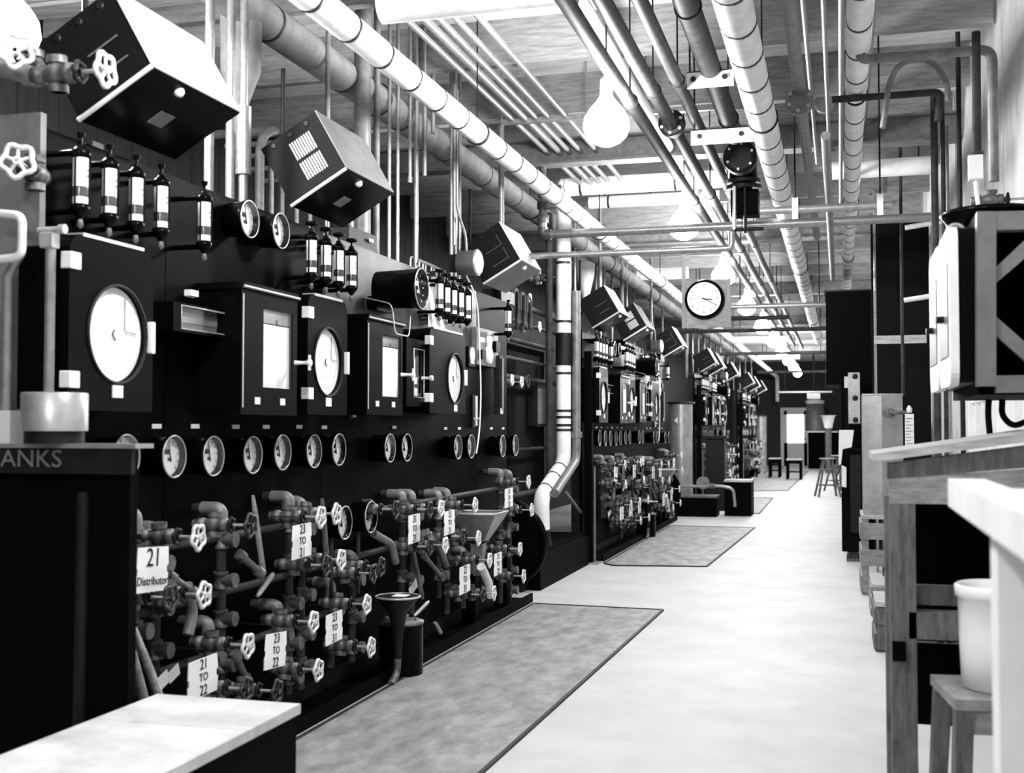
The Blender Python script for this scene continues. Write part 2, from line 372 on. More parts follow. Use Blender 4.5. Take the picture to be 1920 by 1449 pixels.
# ---- recorders
def rounded(y0, y1, z0, z1, rt, rb=.01, k=5):
    pts = []
    for (cy, cz, r, a0) in ((y1-rt, z1-rt, rt, 0), (y0+rt, z1-rt, rt, PI/2), (y0+rb, z0+rb, rb, PI), (y1-rb, z0+rb, rb, 1.5*PI)):
        for j in range(k+1):
            a = a0+PI/2*j/k; pts.append((cy+r*math.cos(a), cz+r*math.sin(a)))
    return pts
def round_recorder(case, circ, label, dep=.20):
    y0, y1, z0, z1 = rectX(*case, PX+dep); ym = (y0+y1)/2
    t = empty('chart_recorder', (PX, ym, z0), label, 'recorder', 'round chart recorders of the {P} bank')
    W = (y1-y0)/2; Hh = z1-z0
    part('case', MB().prismX(rounded(-W, W, 0, Hh, .06), 0, dep-.05), 'enamel', t)
    cu, cv, hp = circ; c = X(cu, cv, PX+dep); R = hp/2*(X(cu, cv-50, PX+dep).z-X(cu, cv+50, PX+dep).z)/100
    cy, cz = c.y-ym, c.z-z0
    # door with a round opening
    outer = rounded(-W-.006, W+.006, -.005, Hh+.006, .065); n = len(outer); b = MB()
    ang = [math.atan2(z-cz, y_-cy) for y_, z in outer]
    inner = [(cy+R*1.03*math.cos(a), cz+R*1.03*math.sin(a)) for a in ang]
    # subdivide the outline so that the opening stays round
    O2, I2 = [], []
    for i in range(n):
        a0, a1 = ang[i], ang[(i+1) % n]
        da = (a1-a0+PI) % (2*PI)-PI; st = max(1, int(abs(da)/.18))
        for s_ in range(st):
            f = s_/st; O2.append((outer[i][0]*(1-f)+outer[(i+1) % n][0]*f, outer[i][1]*(1-f)+outer[(i+1) % n][1]*f))
            a = a0+da*f; I2.append((cy+R*1.03*math.cos(a), cz+R*1.03*math.sin(a)))
    N = len(O2); x0, x1 = dep-.05, dep
    vs = [(x0, *p) for p in O2]+[(x1, *p) for p in O2]+[(x1, *p) for p in I2]+[(x0, *p) for p in I2]; fs = []
    for i in range(N):
        j = (i+1) % N
        fs += [(i, j, N+j, N+i), (N+i, N+j, 2*N+j, 2*N+i), (2*N+i, 2*N+j, 3*N+j, 3*N+i)]
    b.add(vs, fs)
    dr_ = part('door', b, 'enamel', t)
    part('latch', MB().box(dep, dep+.02, W-.03, W-.008, Hh*.36, Hh*.56, bev=.004), 'plate', dr_, 'white door latch')
    part('bezel', MB().ring((dep+.002, cy, cz), 'x', R*1.03, .006, 40, 8), 'iron', dr_)
    ch = part('chart', MB().lathe([(dep-.03, R), (dep-.018, R)], (0, cy, cz), 'x', n=40), 'paper', t)
    b = MB()
    for rr in (.45, .8): b.ring((dep-.018, cy, cz), 'x', R*rr, .0006, 40, 4)
    for k in range(0):
        a = k*PI/3; b.tube([(dep-.018, cy+R*.2*math.cos(a), cz+R*.2*math.sin(a)), (dep-.018, cy+R*.95*math.cos(a+.2), cz+R*.95*math.sin(a+.2))], .0005, 4)
    part('chart_lines', b, 'tin', ch)
    part('pen_arm', MB().tube([(dep-.012, cy+.02*R, cz-.02), (dep-.012, cy-.08*R, cz), (dep-.012, cy-.02*R, cz+.1*R)], .003, 6).tube([(dep-.012, cy+R*.35, cz+R*.8), (dep-.012, cy+R*.35, cz+R*.1), (dep-.012, cy+R*.75, cz+R*.06)], .0015, 6), 'iron', t)
    part('glass', MB().lathe([(dep-.006, R*1.02), (dep-.005, R*1.02)], (0, cy, cz), 'x', n=32), 'pane', dr_)
    for zz in (Hh*.12, Hh*.8): part('hinge', MB().box(dep-.03, dep+.008, -W-.01, -W+.045, zz, zz+.055, bev=.003), 'plate', t, 'white hinge plate')
    part('name_plate', MB().box(dep, dep+.004, cy-.03, cy+.03, cz-R-.055, cz-R-.012), 'plate', t)
    part('painted_top_sheen', MB().box(dep-.06, dep+.004, -W+.06, W-.06, Hh, Hh+.012), 'edge', t)  # bright strip that paints the highlight on the case top
    return t
for case, circ, lab in (((131, 285, 456, 768), (221, 627, 178), 'largest round chart recorder of the {P} bank, far left'),
                        ((578, 650, 560, 776), (616, 679, 124), 'round chart recorder of the {P} bank, between the two strip recorders'),
                        ((806, 872, 622, 774), (854, 710, 91), 'round chart recorder farthest right on the {P} bank')):
    U(round_recorder(case, circ, lab))
def strip_recorder(case, chart, label, dep=.22):
    y0, y1, z0, z1 = rectX(*case, PX+dep); ym = (y0+y1)/2; W = (y1-y0)/2; Hh = z1-z0
    t = empty('strip_recorder', (PX, ym, z0), label, 'recorder', 'strip chart recorders of the {P} bank')
    part('case', MB().prismX(rounded(-W, W, 0, Hh, .04), 0, dep-.06), 'enamel', t)
    part('roof', MB().prismX([(-W-.01, Hh-.01), (W+.01, Hh-.01), (W-.01, Hh+.02), (-W+.01, Hh+.02)], -.0, dep+.01), 'enamel', t)
    part('roof_edge_sheen', MB().tube([(dep+.012, -W, Hh+.0), (dep+.012, W, Hh+.0)], .006, 8), 'edge', t)  # bright rod that paints the highlight along the roof edge
    a0, a1, c0, c1 = rectX(*chart, PX+dep-.02); a0 -= ym; a1 -= ym; c0 -= z0; c1 -= z0
    b = MB(); x0, x1 = dep-.06, dep
    b.box(x0, x1, -W, a0, 0, Hh-.01).box(x0, x1, a1, W, 0, Hh-.01).box(x0, x1, a0, a1, 0, c0).box(x0, x1, a0, a1, c1, Hh-.01)
    dr_ = part('door', b, 'enamel', t)
    ch = part('chart', MB().box(x0, x0+.043, a0, a1, c0, c1), 'paper', t)
    part('chart_lines', MB().box(x0+.043, x0+.0435, a0, a1, c1-(c1-c0)*.19, c1-(c1-c0)*.175).box(x0+.043, x0+.0435, a0, a1, c1-.004, c1), 'ink', ch)
    part('scale_strip', MB().box(x0+.0435, x0+.046, a0, a1, c1-(c1-c0)*.175, c1-.004), 'steel', ch)
    part('pen', MB().tube([(x0+.0475, (a0+a1)/2+.01, c1-(c1-c0)*.18), (x0+.0475, (a0+a1)/2+.01, c1-(c1-c0)*.12)], .002, 6), 'ink', ch)
    part('glass', MB().box(dep-.004, dep-.003, a0, a1, c0, c1), 'pane', dr_)
    b = MB().lathe([(0, .012), (.04, .008), (.06, .009), (.065, .016), (.08, .016)], (dep, W-.02, Hh*.45), 'x', n=12).tube([(dep+.072, W-.02, Hh*.45-.035), (dep+.072, W-.02, Hh*.45+.035)], .007, 8)
    part('door_handle', b, 'wheel', dr_, 'bright T handle')
    for yy in (-W*.45, W*.45): part('name_plate', MB().box(dep, dep+.003, yy-.022, yy+.022, .045, .075), 'plate', t)
    part('hinge_rod', MB().tube([(dep+.004, -W+.01, .03), (dep+.004, -W+.01, Hh-.03)], .004, 8), 'edge', t)
    return t
U(strip_recorder((452, 557, 548, 778), (486, 541, 583, 728), 'larger strip chart recorder of the {P} bank, with a T handle'))
U(strip_recorder((688, 755, 602, 778), (711, 745, 630, 744), 'smaller strip chart recorder of the {P} bank, below the black-faced dial'))
# ---- slot meter, narrow meter
def window_box(name, case, win, label, dep, inner, cat):
    y0, y1, z0, z1 = rectX(*case, PX+dep); ym = (y0+y1)/2; W = (y1-y0)/2; Hh = z1-z0
    a0, a1, c0, c1 = rectX(*win, PX+dep); a0 -= ym; a1 -= ym; c0 -= z0; c1 -= z0
    t = empty(name, (PX, ym, z0), label, cat)
    part('case', MB().box(0, dep-.04, -W, W, 0, Hh), 'enamel', t)
    part('bezel', MB().box(dep-.04, dep, -W, a0, 0, Hh).box(dep-.04, dep, a1, W, 0, Hh).box(dep-.04, dep, a0, a1, 0, c0).box(dep-.04, dep, a0, a1, c1, Hh), 'enamel', t)
    part('window_trim', MB().tube([(dep, a0, c0), (dep, a1, c0), (dep, a1, c1), (dep, a0, c1)], .003, 6, closed=True), 'edge', t)
    s_ = part('scale_card', MB().box(dep-.04, dep-.035, a0, a1, c0, c1), inner, t)
    part('glass', MB().box(dep-.01, dep-.008, a0, a1, c0, c1), 'pane', t)
    return t, (a0, a1, c0, c1), s_
t, q, s_ = window_box('slot_meter', (325, 440, 575, 628), (340, 426, 580, 622), 'wide low meter with a grey slot window on the {P} bank', .14, 'gpaint', 'meter')
part('index_strip', MB().box(.106, .108, q[0]+.02, q[1]-.02, q[2]+.03, q[3]-.02), 'steel', s_)
part('name_plate', MB().box(.06, .09, -.03, .03, .16, .185), 'plate', t); U(t)
t, q, s_ = window_box('level_meter', (762, 800, 636, 762), (776, 795, 655, 745), 'narrow tall level meter with white slips on the {P} bank', .17, 'gpaint', 'meter')
hq = q[3]-q[2]; wq = q[1]-q[0]
part('paper_slip', MB().box(.136, .139, q[0]+wq*.15, q[0]+wq*.6, q[2]+hq*.45, q[2]+hq*.8), 'paper', s_)
part('paper_slip', MB().box(.136, .139, q[0]+wq*.35, q[0]+wq*.8, q[2]+hq*.28, q[2]+hq*.42), 'paper', s_)
part('paper_slip', MB().box(.136, .139, q[0]+wq*.4, q[0]+wq*.85, q[2]+hq*.04, q[2]+hq*.2), 'paper', s_)
part('door_handle', MB().lathe([(0, .01), (.05, .008), (.055, .018), (.07, .016)], (.17, .09, hq*.6), 'x', n=12), 'wheel', t); U(t)
# switch panel, small meter, paper, valves on the panel face
y0, y1, z0, z1 = rectX(894, 934, 618, 686, PX+.04); ym = (y0+y1)/2; W = (y1-y0)/2; Hh = z1-z0
t = empty('meter_station', (PX, ym, z0), 'grey meter plate with small dials at the right of the {P} bank', 'switch panel')
part('plate', MB().box(0, .04, -W, W, 0, Hh, bev=.004), 'gpaint', t)
part('meter', MB().lathe([(.04, .07), (.06, .07), (.065, .06)], (0, 0, Hh*.3), 'x', n=20), 'dial', t)
part('meter', MB().lathe([(.04, .045), (.06, .045)], (0, .01, Hh*.68), 'x', n=20), 'dial', t)
part('switch', MB().box(.04, .07, W*.45, W*.85, Hh*.42, Hh*.72, bev=.01), 'enamel', t)
part('switch', MB().box(.04, .07, -W*.85, -W*.5, Hh*.15, Hh*.4, bev=.01), 'enamel', t)
part('name_plate', MB().box(.04, .043, -W*.8, -W*.3, Hh*.62, Hh*.75), 'plate', t)
part('knob', MB().lathe([(.04, .015), (.07, .012)], (0, 0, Hh*.9), 'x', n=12), 'plate', t); U(t)
y0, y1, z0, z1 = rectX(879, 892, 650, 687, PX+.08); ym = (y0+y1)/2; W = (y1-y0)/2; Hh = z1-z0
t = empty('small_meter', (PX, ym, z0), 'small white-dialled meter beside the rightmost round recorder, {P} bank', 'meter')
part('case', MB().box(0, .08, -W, W, 0, Hh, bev=.01), 'enamel', t)
part('dial', MB().lathe([(.08, .055), (.083, .055)], (0, 0, Hh*.6), 'x', n=20), 'dial', t)
part('name_plate', MB().box(.08, .083, -.04, .04, .02, .04), 'plate', t); U(t)
y0, y1, z0, z1 = rectX(789, 825, 520, 622, PX+.03); ym = (y0+y1)/2
t = empty('paper_sheet', (PX, ym, z1), 'white paper sheet clipped high on the {P} bank', 'paper')
W = (y1-y0)/2; Hh = z1-z0
b = MB()
for k in range(8):
    f0, f1 = k/8, (k+1)/8; g = lambda f: .03+.05*math.sin(f*PI*.5)**2
    w0, w1 = W*(.62+.38*f0), W*(.62+.38*f1)
    b.hexa([(g(f0), -w0, -Hh*f0), (g(f0), w0, -Hh*f0), (g(f1), w1, -Hh*f1), (g(f1), -w1, -Hh*f1)], [(g(f0)+.002, -w0, -Hh*f0), (g(f0)+.002, w0, -Hh*f0), (g(f1)+.002, w1, -Hh*f1), (g(f1)+.002, -w1, -Hh*f1)])
part('sheet', b, 'paper', t)
part('clip', MB().box(0, .05, -.05, .05, -.03, .02, bev=.008).box(.03, .07, -.02, .02, .01, .04), 'iron', t); U(t)
# panel-face pen holder (shiny bracket) and level tube
p = X(705, 575, PX)
t = empty('indicator_cluster', p, 'bright indicator knobs over the smaller strip recorder, {P} bank', 'indicator')
part('housing', MB().box(0, .06, -.14, .14, -.03, .05, bev=.015), 'enamel', t)
for k in (-.08, .02, .1): part('knob', MB().lathe([(.06, .018), (.075, .02), (.085, .01)], (0, k, .01), 'x', n=12), 'edge', t)
U(t)
y0, y1, z0, z1 = rectX(937, 948, 667, 777, PX+.08)
t = empty('tube_gauge', (PX, (y0+y1)/2, z0), 'slim vertical tube gauge at the right edge of the {P} bank', 'gauge')
part('channel', MB().box(.02, .07, -.05, .05, 0, z1-z0, bev=.004), 'iron', t)
part('tube', MB().tube([(.08, 0, .03), (.08, 0, z1-z0-.02)], .01, 8), 'galv', t)
part('name_plate', MB().box(.07, .075, -.03, .03, .005, .05), 'plate', t); U(t)
for i, (u, v, z_) in enumerate([(418, 728, 1), (655, 745, 1), (886, 770, 1)]):
    p = X(u, v, PX)
    t = empty('manometer', p, 'small upright glass manometer, %s one on the {P} bank' % ('left', 'middle', 'right')[i], 'manometer', 'small manometers of the {P} bank')
    part('backplate', MB().box(0, .012, -.03, .03, -.12, .12), 'iron', t)
    part('tube', MB().tube([(.03, -.012, -.11), (.03, -.012, .11)], .006, 8).tube([(.03, .012, -.11), (.03, .012, .11)], .006, 8), 'tube', t)
    part('cock', MB().lathe([(0, .014), (.05, .01), (.06, .014)], (.0, 0, -.06), 'x', n=10), 'wheel', t)
    U(t, 1)
# ---- tilted boxes hung over the panels
def tilt_box(Rp, label, style):
    t = empty('tilted_cabinet', Rp, label, 'cabinet', 'tilted cabinets hung above the panels')
    T_ = V((-.165, 0, .285)); B_ = V((-.285, 0, -.165)); L = V((0, .60, 0)); o = V((0, 0, 0))
    # body: black puts shade into the colour of a grey-painted box
    i_ = .004
    b = MB().hexa([o, T_, T_+B_, B_], [o+L, T_+L, T_+B_+L, B_+L]); part('body', b, 'box_shade', t)
    nA = V((.285, 0, .165)).normalized()*.004; nB = V((.165, 0, -.285)).normalized()*.004
    e1 = T_.normalized()*.012; ey = V((0, .004, 0))
    q = [o-e1*.3-ey, T_+e1*.3-ey, T_+e1*.3+L+ey, o-e1*.3+L+ey]
    part('lit_aisle_face', MB().hexa([p+nA*.2 for p in q], [p+nA*1.4 for p in q]), {'w': 'paint', 'g': 'gpaint'}[style[0]], t, 'pale aisle face, lamplight put into its colour' if style[0] == 'w' else 'grey face turned to the aisle')  # lamplight on the aisle side put into a paler face
    q = [o-ey, B_-ey, B_+L+ey, o+L+ey]
    cov = part('underside', MB().hexa([p+nB*.2 for p in q], [p+nB*1.4 for p in q]), 'gpaint' if style[1] == 'g' else 'enamel', t)  # black undersides carry shade in their colour
    part('edge_strip', MB().tube([B_-ey*2+nB, o-ey*2+nB], .009, 8), 'paint', t, 'bright edge strip')
    c = B_*.12+V((0, .22, 0))+nB*1.4
    part('lamp_lens', MB().lathe([(0, .02), (.012, .017), (.02, .008)], c, nB.normalized(), n=14), 'tube', cov, 'round white lens')
    c = B_*.55+V((0, .3, 0))+nB*1.5; d1 = B_.normalized()*.035; d2 = V((0, .045, 0)); k_ = nB*.6
    part('name_plate', MB().hexa([c-d1-d2, c-d1+d2, c+d1+d2, c+d1-d2], [c-d1-d2+k_, c-d1+d2+k_, c+d1+d2+k_, c+d1-d2+k_]), 'gpaint', cov)
    # near side: louvres, slots or outlines
    def side(a, b_, th=.004):  # point on the near side, a along T, b along B
        return T_*a+B_*b_+V((0, -th, 0))
    sd = MB()
    if style[2] == 'l':
        for blk in (0, 1):
            for j in range(9):
                a0 = .18+blk*.34; b0 = .22+j*.043
                sd.hexa([side(a0, b0, 0), side(a0+.28, b0, 0), side(a0+.28, b0+.028, 0), side(a0, b0+.028, 0)], [side(a0, b0, .008), side(a0+.28, b0, .008), side(a0+.28, b0+.020, .003), side(a0, b0+.020, .003)])
        part('louvres', sd, 'paper', t, 'two blocks of white louvres')
    elif style[2] == 'o':
        for blk in (0, 1):
            a0 = .2+blk*.34; pts = [side(a0, .62), side(a0, .2), side(a0+.26, .2)]
            sd.tube(pts, .002, 6)
        part('panel_seam', sd, 'gpaint', t)
    else:
        for a0 in (.26, .52): sd.tube([side(a0, .18), side(a0, .58)], .003, 6)
        part('slot', sd, 'gpaint', t)
    for j in (.2, .5, .8): part('screw', MB().lathe([(0, .016), (.006, .012)], side(.92, j, 0), (0, -1, 0), n=10), 'iron', t)
    # hanging arm behind
    c = T_*.9+B_*.9+V((0, .3, 0))
    part('mount_arm', MB().tube([c, c+V((-.08, 0, .1)), c+V((-.08, 0, .5))], .012, 8), 'iron', t)
    return t
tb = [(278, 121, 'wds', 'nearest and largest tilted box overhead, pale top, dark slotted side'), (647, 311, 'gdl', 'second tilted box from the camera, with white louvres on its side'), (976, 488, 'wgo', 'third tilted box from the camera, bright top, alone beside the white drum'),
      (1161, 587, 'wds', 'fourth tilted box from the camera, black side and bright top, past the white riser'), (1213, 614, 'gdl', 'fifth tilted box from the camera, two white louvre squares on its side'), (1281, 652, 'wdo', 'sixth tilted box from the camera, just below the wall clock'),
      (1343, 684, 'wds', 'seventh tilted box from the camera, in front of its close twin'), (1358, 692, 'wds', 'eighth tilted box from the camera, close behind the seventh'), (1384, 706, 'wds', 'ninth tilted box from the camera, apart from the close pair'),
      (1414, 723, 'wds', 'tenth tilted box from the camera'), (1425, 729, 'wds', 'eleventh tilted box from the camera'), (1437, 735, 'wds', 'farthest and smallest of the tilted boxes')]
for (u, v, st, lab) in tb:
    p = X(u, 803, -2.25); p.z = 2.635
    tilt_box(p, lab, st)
# ---- valves
def handwheel(b, x, R, mi=0):
    b.ring((x, 0, 0), 'x', R, R*.19, 30, 6, mi, 5, .13)
    for k in range(5):
        a = 2*PI*k/5+.3; b.tube([(x, 0, 0), (x, math.cos(a)*R, math.sin(a)*R)], [R*.13, R*.11], 6, mi)
    b.lathe([(-.012, R*.26), (.012, R*.26)], (x, 0, 0), 'x', 10, mi); return b
def valve(loc, label, group, dark=False):
    t = empty('globe_valve', loc, label, 'valve', group)
    b = MB().lathe([(0, .02), (.02, .02), (.021, .027), (.045, .027), (.046, .02), (.06, .024), (.08, .034), (.105, .034), (.12, .022), (.121, .028), (.145, .028), (.146, .015), (.165, .012)], ax='x', n=12)
    b.tube([(.09, 0, -.05), (.09, 0, .05)], .022, 10); b.tube([(.09, 0, .03), (.09, 0, .05)], .03, 8); b.tube([(.09, 0, -.05), (.09, 0, -.03)], .03, 8)
    part('body', b, 'cast', t)
    part('stem', MB().tube([(.15, 0, 0), (.262, 0, 0)], .006, 8), 'edge', t)
    part('bonnet_knob', MB().ring((.165, 0, 0), 'x', .026, .007, 20, 6, 0, 6, .12).lathe([(.155, .012), (.175, .012)], ax='x', n=10), 'iron', t)
    part('handwheel', handwheel(MB(), .25, .042), 'bwheel' if dark else 'wheel', t, 'dark scalloped handwheel' if dark else 'bright scalloped handwheel')
    return t
vl = [(372, 1007, 0), (383, 1115, 0), (465, 1210, 0), (588, 1166, 0), (597, 1256, 0), (602, 969, 0), (631, 963, 0), (640, 1049, 0), (688, 1133, 0), (696, 1213, 0),
      (827, 953, 0), (835, 1022, 0), (891, 947, 0), (897, 1009, 0), (918, 1050, 0), (926, 1112, 0), (975, 1029, 0), (982, 1080, 0), (991, 903, 0), (997, 956, 0),
      (320, 1121, 1), (470, 985, 1), (462, 1292, 1), (520, 1296, 1), (612, 1060, 1), (700, 1075, 1), (715, 1062, 1), (742, 955, 1), (806, 955, 1), (806, 1025, 1), (868, 1006, 1), (905, 1115, 1)]
desc = {0: 'beside the sign 21, above', 1: 'just below the sign 21', 2: 'right of the lower sign 21 TO 22', 3: 'between the lowest middle sign and the round funnel', 4: 'lowest, under the slanted middle sign', 5: 'left one of two touching above the low dials', 6: 'touching the left low dial', 7: 'below the left low dial',
        8: 'just left of the round funnel rim', 9: 'left of the black sump can', 10: 'over the narrow middle sign', 11: 'left of the hopper, below the narrow middle sign', 12: 'directly above the square hopper', 13: 'in front of the square hopper', 14: 'below the square hopper', 15: 'beside the canvas hose end',
        16: 'above the sign by the big hoop, lower column', 17: 'below the sign by the big hoop', 18: 'topmost right, before the white riser', 19: 'right end, over the big hoop'}
pv = pd = None
for i, (u, v, dk) in enumerate(vl):
    p = X(u, v, -2.24); p.x -= .25
    k = i if not dk else i-20
    lab = ('bright handwheel, {P} manifold, ' + desc[i]) if not dk else 'dark handwheel valve, %s from the left on the {P} manifold' % ORD[k]
    gr = 'bright handwheel valves of the {P} manifold' if not dk else 'dark handwheel valves of the {P} manifold'
    if dk: o = clone(pd, p, lab, gr) if pd else valve(p, lab, gr, True); pd = pd or o
    else: o = clone(pv, p, lab, gr) if pv else valve(p, lab, gr); pv = pv or o
    o.rotation_euler = (random.uniform(-.3, .3), 0, 0)
    U(o)
# ---- riser columns behind the valves
def column(u, v, v2, label, twin=False, rr=.021):
    top = X(u, v, -2.49); bot = X(u, v2, -2.49)
    Lz = top.z-bot.z
    t = empty('manifold_column', (top.x, top.y, bot.z), label, 'pipe', 'vertical manifold columns of the {P} bank')
    part('riser', MB().tube([(0, 0, 0), (0, 0, Lz-.05)], rr, 12), 'dkpipe', t)
    part('elbow', MB().tube([(0, 0, Lz-.06), (0, 0, Lz), (-.09, 0, Lz+.0)], rr*1.3, 12, bend=.06).lathe([(0, rr*1.7), (.022, rr*1.7)], (0, 0, Lz-.075), n=12), 'grpipe', t)
    z_ = Lz-.13
    while z_ > .06:
        part('tee_fitting', MB().lathe([(-.035, rr*1.55), (-.02, rr*1.55), (-.019, rr*1.3), (.019, rr*1.3), (.02, rr*1.55), (.035, rr*1.55)], (0, 0, z_), n=12).tube([(0, 0, z_), (.06, 0, z_)], rr*1.2, 10).tube([(.05, 0, z_), (.07, 0, z_)], rr*1.5, 8), 'cast', t)
        z_ -= random.uniform(.14, .2)
    part('wall_spigot', MB().tube([(-.09, 0, Lz), (PX+2.49, 0, Lz)], rr, 10), 'dkpipe', t)
    return t
cols = [(253, 962, 1300), (292, 990, 1290), (415, 953, 1330), (390, 1166, 1330), (542, 931, 1300), (565, 940, 1290), (521, 1134, 1330), (620, 1092, 1250), (660, 1040, 1240), (754, 926, 1150), (772, 925, 1150), (838, 921, 1150), (822, 925, 1120), (938, 884, 1130), (955, 886, 1130), (905, 1010, 1120), (868, 1030, 1140)]
cn = ['behind the sign 21', 'second from the left', 'with a tall crook top, third from left', 'low, above the lowest left sign', 'fifth, with a pale crook top', 'hidden behind the highest middle sign', 'low, above the slanted sign', 'low, left of the round funnel', 'by the low dial pair', 'left of two with crook tops', 'right of two with crook tops', 'behind the narrow middle sign', 'just left of the narrow middle sign', 'left one at the right end', 'right one at the right end', 'behind the square hopper', 'short one by the hose']
for (u, v, v2), nme in zip(cols, cn): U(column(u, v, v2, 'iron elbow-topped column of the {P} bank, '+nme), 3)
# horizontal header pipes tying the columns together
for i, (v, ua, ub) in enumerate([(1012, 250, 960), (1118, 250, 950), (1230, 300, 700)]):
    p = X(400, v, -2.47); y0, y1 = X(ua, v, -2.47).y, X(ub, 803, -2.47).y
    o = solo('header_pipe', MB().tube([(-2.5, y0, p.z), (-2.5, y1, p.z)], .017, 10), 'dkpipe', 'long thin header pipe behind the valves, %s, {P} bank' % ('upper', 'middle', 'lower')[i], 'pipe', 'header pipes of the {P} bank'); U(o)
# ---- signs
def sign(u0, u1, v0, v1, lines, label, tilt=0., x=-2.31):
    y0, y1, z0, z1 = rectX(u0, u1, v0, v1, x); W = (y1-y0)/2; Hh = z1-z0
    t = empty('hanging_sign', (x, (y0+y1)/2, z1), label, 'sign', 'painted white number signs of the {P} manifold')
    t.rotation_euler = (tilt, 0, 0)
    bd = [(-W, -Hh), (-W*.9, -Hh*1.0), (W*.95, -Hh*.97), (W, -Hh*.6), (W*.9, -Hh*.55), (W*.9, -Hh*.42), (W, -Hh*.38), (W*.93, 0), (-W*.95, -.002), (-W, -Hh*.45), (-W*.92, -Hh*.5), (-W*.92, -Hh*.62), (-W, -Hh*.66)]
    pl = part('plate', MB().prismX(bd[::-1], 0, .004), 'paper', t)
    n = len(lines); sz = min(Hh/n*1.15, W*1.45)
    for i, (s, k) in enumerate(lines):
        text_obj('lettering', s, sz*k, 'ink', pl, (.006, 0, -Hh*(i+.5)/n), FX)
    part('hook_wire', MB().tube([(0, 0, 0), (-.03, 0, .03), (-.16, 0, .03)], .002, 6), 'iron', t)
    U(t)
A_ = lambda a, b_, c: [(a, 1), (b_, .8), (c, 1)]
sign(256, 316, 1025, 1110, [('21', 1.0), ('Distributor', .46)], 'white sign reading 21 DISTRIBUTOR, hung highest at left on the {P} manifold', -.08)
sign(547, 583, 982, 1046, A_('23', 'TO', '21'), 'white sign reading 23 TO 21, hung left of the two low dials, {P} manifold')
sign(497, 537, 1186, 1252, A_('23', 'TO', '22'), 'white sign reading 23 TO 22, hung low at the middle, {P} manifold', -.1)
sign(351, 407, 1233, 1306, A_('21', 'TO', '22'), 'white sign reading 21 TO 22, lowest at left, {P} manifold')
sign(610, 641, 1148, 1205, A_('23', 'TO', '31'), 'white sign reading 23 TO 31, hung low beside the funnel, {P} manifold')
sign(765, 787, 964, 1018, A_('31', 'TO', '21'), 'narrow white sign reading 31 TO 21, {P} manifold')
sign(832, 852, 957, 1002, A_('23', 'TO', '21'), 'narrow white sign at the hopper left edge, {P} manifold')
sign(861, 881, 1060, 1112, A_('22', 'TO', '31'), 'narrow white sign under the square hopper, {P} manifold')
sign(926, 940, 1036, 1078, A_('31', 'TO', '22'), 'slim white sign beside the big black hoop, lower, {P} manifold')
sign(946, 961, 915, 951, A_('31', 'TO', '23'), 'slim white sign highest at the right end, {P} manifold')
# ---- low dials
for i, (u, v) in enumerate([(643, 980), (692, 969)]):
    o = clone(proto, X(u, v, -2.38), 'low-hung white dial among the valves, %s of two, {P} manifold' % ('left', 'right')[i], 'low dial pair of the {P} manifold'); U(o)
    part('stand_pipe', MB().tube([(-.06, 0, -.06), (-.06, 0, -.4)], .01, 8), 'dkpipe', o)
# ---- funnels
p = X(897, 985, -2.40)
t = empty('hopper', p, 'square sheet-metal hopper funnel among the valves, {P} manifold', 'hopper')
a, h = .165, .13
q = lambda s, z_: [(-s, -s, z_), (s, -s, z_), (s, s, z_), (-s, s, z_)]
b = MB(); L4 = [q(a, .09), q(a, .08), q(.06, -.1), q(.045, -.11), q(.028, -.34)]
vs = sum(L4, [])
b.add(vs, [(4*i+j, 4*i+(j+1) % 4, 4*i+4+(j+1) % 4, 4*i+4+j) for i in range(4) for j in range(4)])
part('bowl', b, 'tin', t)
part('rim', MB().tube(q(a, .09), .007, 8, closed=True), 'edge', t)
part('collar', MB().tube(q(.055, -.11), .008, 8, closed=True), 'iron', t); U(t)
p = X(746, 1118, -2.36)
t = empty('round_funnel', p, 'round open funnel on a pipe stem near the floor, {P} manifold', 'funnel')
part('cone', MB().lathe([(.0, .125), (-.01, .115), (-.09, .05), (-.20, .03), (-.34, .02)], n=24), 'iron', t)
part('rim', MB().ring((0, 0, 0), 'z', .122, .006, 32, 8), 'edge', t)
part('paper_slip', MB().box(-.03, .05, -.02, .06, .001, .004), 'paper', t); 
part('drain', MB().tube([(0, 0, -.3), (0, 0, -.42), (0, -.1, -.46)], .02, 10, bend=.06), 'cast', t); U(t)
p = X(752, 1222, -2.42)
t = empty('sump_can', (p.x, p.y, 0), 'black sump can on the floor by the round funnel, {P} bank', 'can')
part('shell', MB().lathe([(0, .12), (.012, .125), (.28, .125), (.29, .12)], n=24), 'enamel', t)
part('lid', MB().lathe([(.29, .13), (.305, .13), (.32, .04), (.33, .0)], n=24), 'cast', t)
for k in range(4): part('bolt', MB().lathe([(.3, .012), (.325, .012)], (.09*math.cos(k*1.57), .09*math.sin(k*1.57), 0), n=6), 'edge', t)
U(t)
# square pedestals
for i, (u, v) in enumerate([(882, 1188), (942, 1138)]):
    p = Z(u, v, 0); p.x = -2.52
    t = empty('pedestal_post', (p.x, X(u, 900, -2.52).y, 0), 'black pedestal post on the floor, %s, {P} bank' % ('near one', 'by the hoop')[i], 'post', 'pedestal posts of the {P} bank')
    part('post', MB().box(-.05, .05, -.05, .05, .02, .42, bev=.006), 'black', t); part('foot', MB().box(-.09, .09, -.09, .09, 0, .02), 'iron', t)
    part('cap_bolt', MB().lathe([(.42, .02), (.45, .02)], n=6), 'cast', t); U(t)
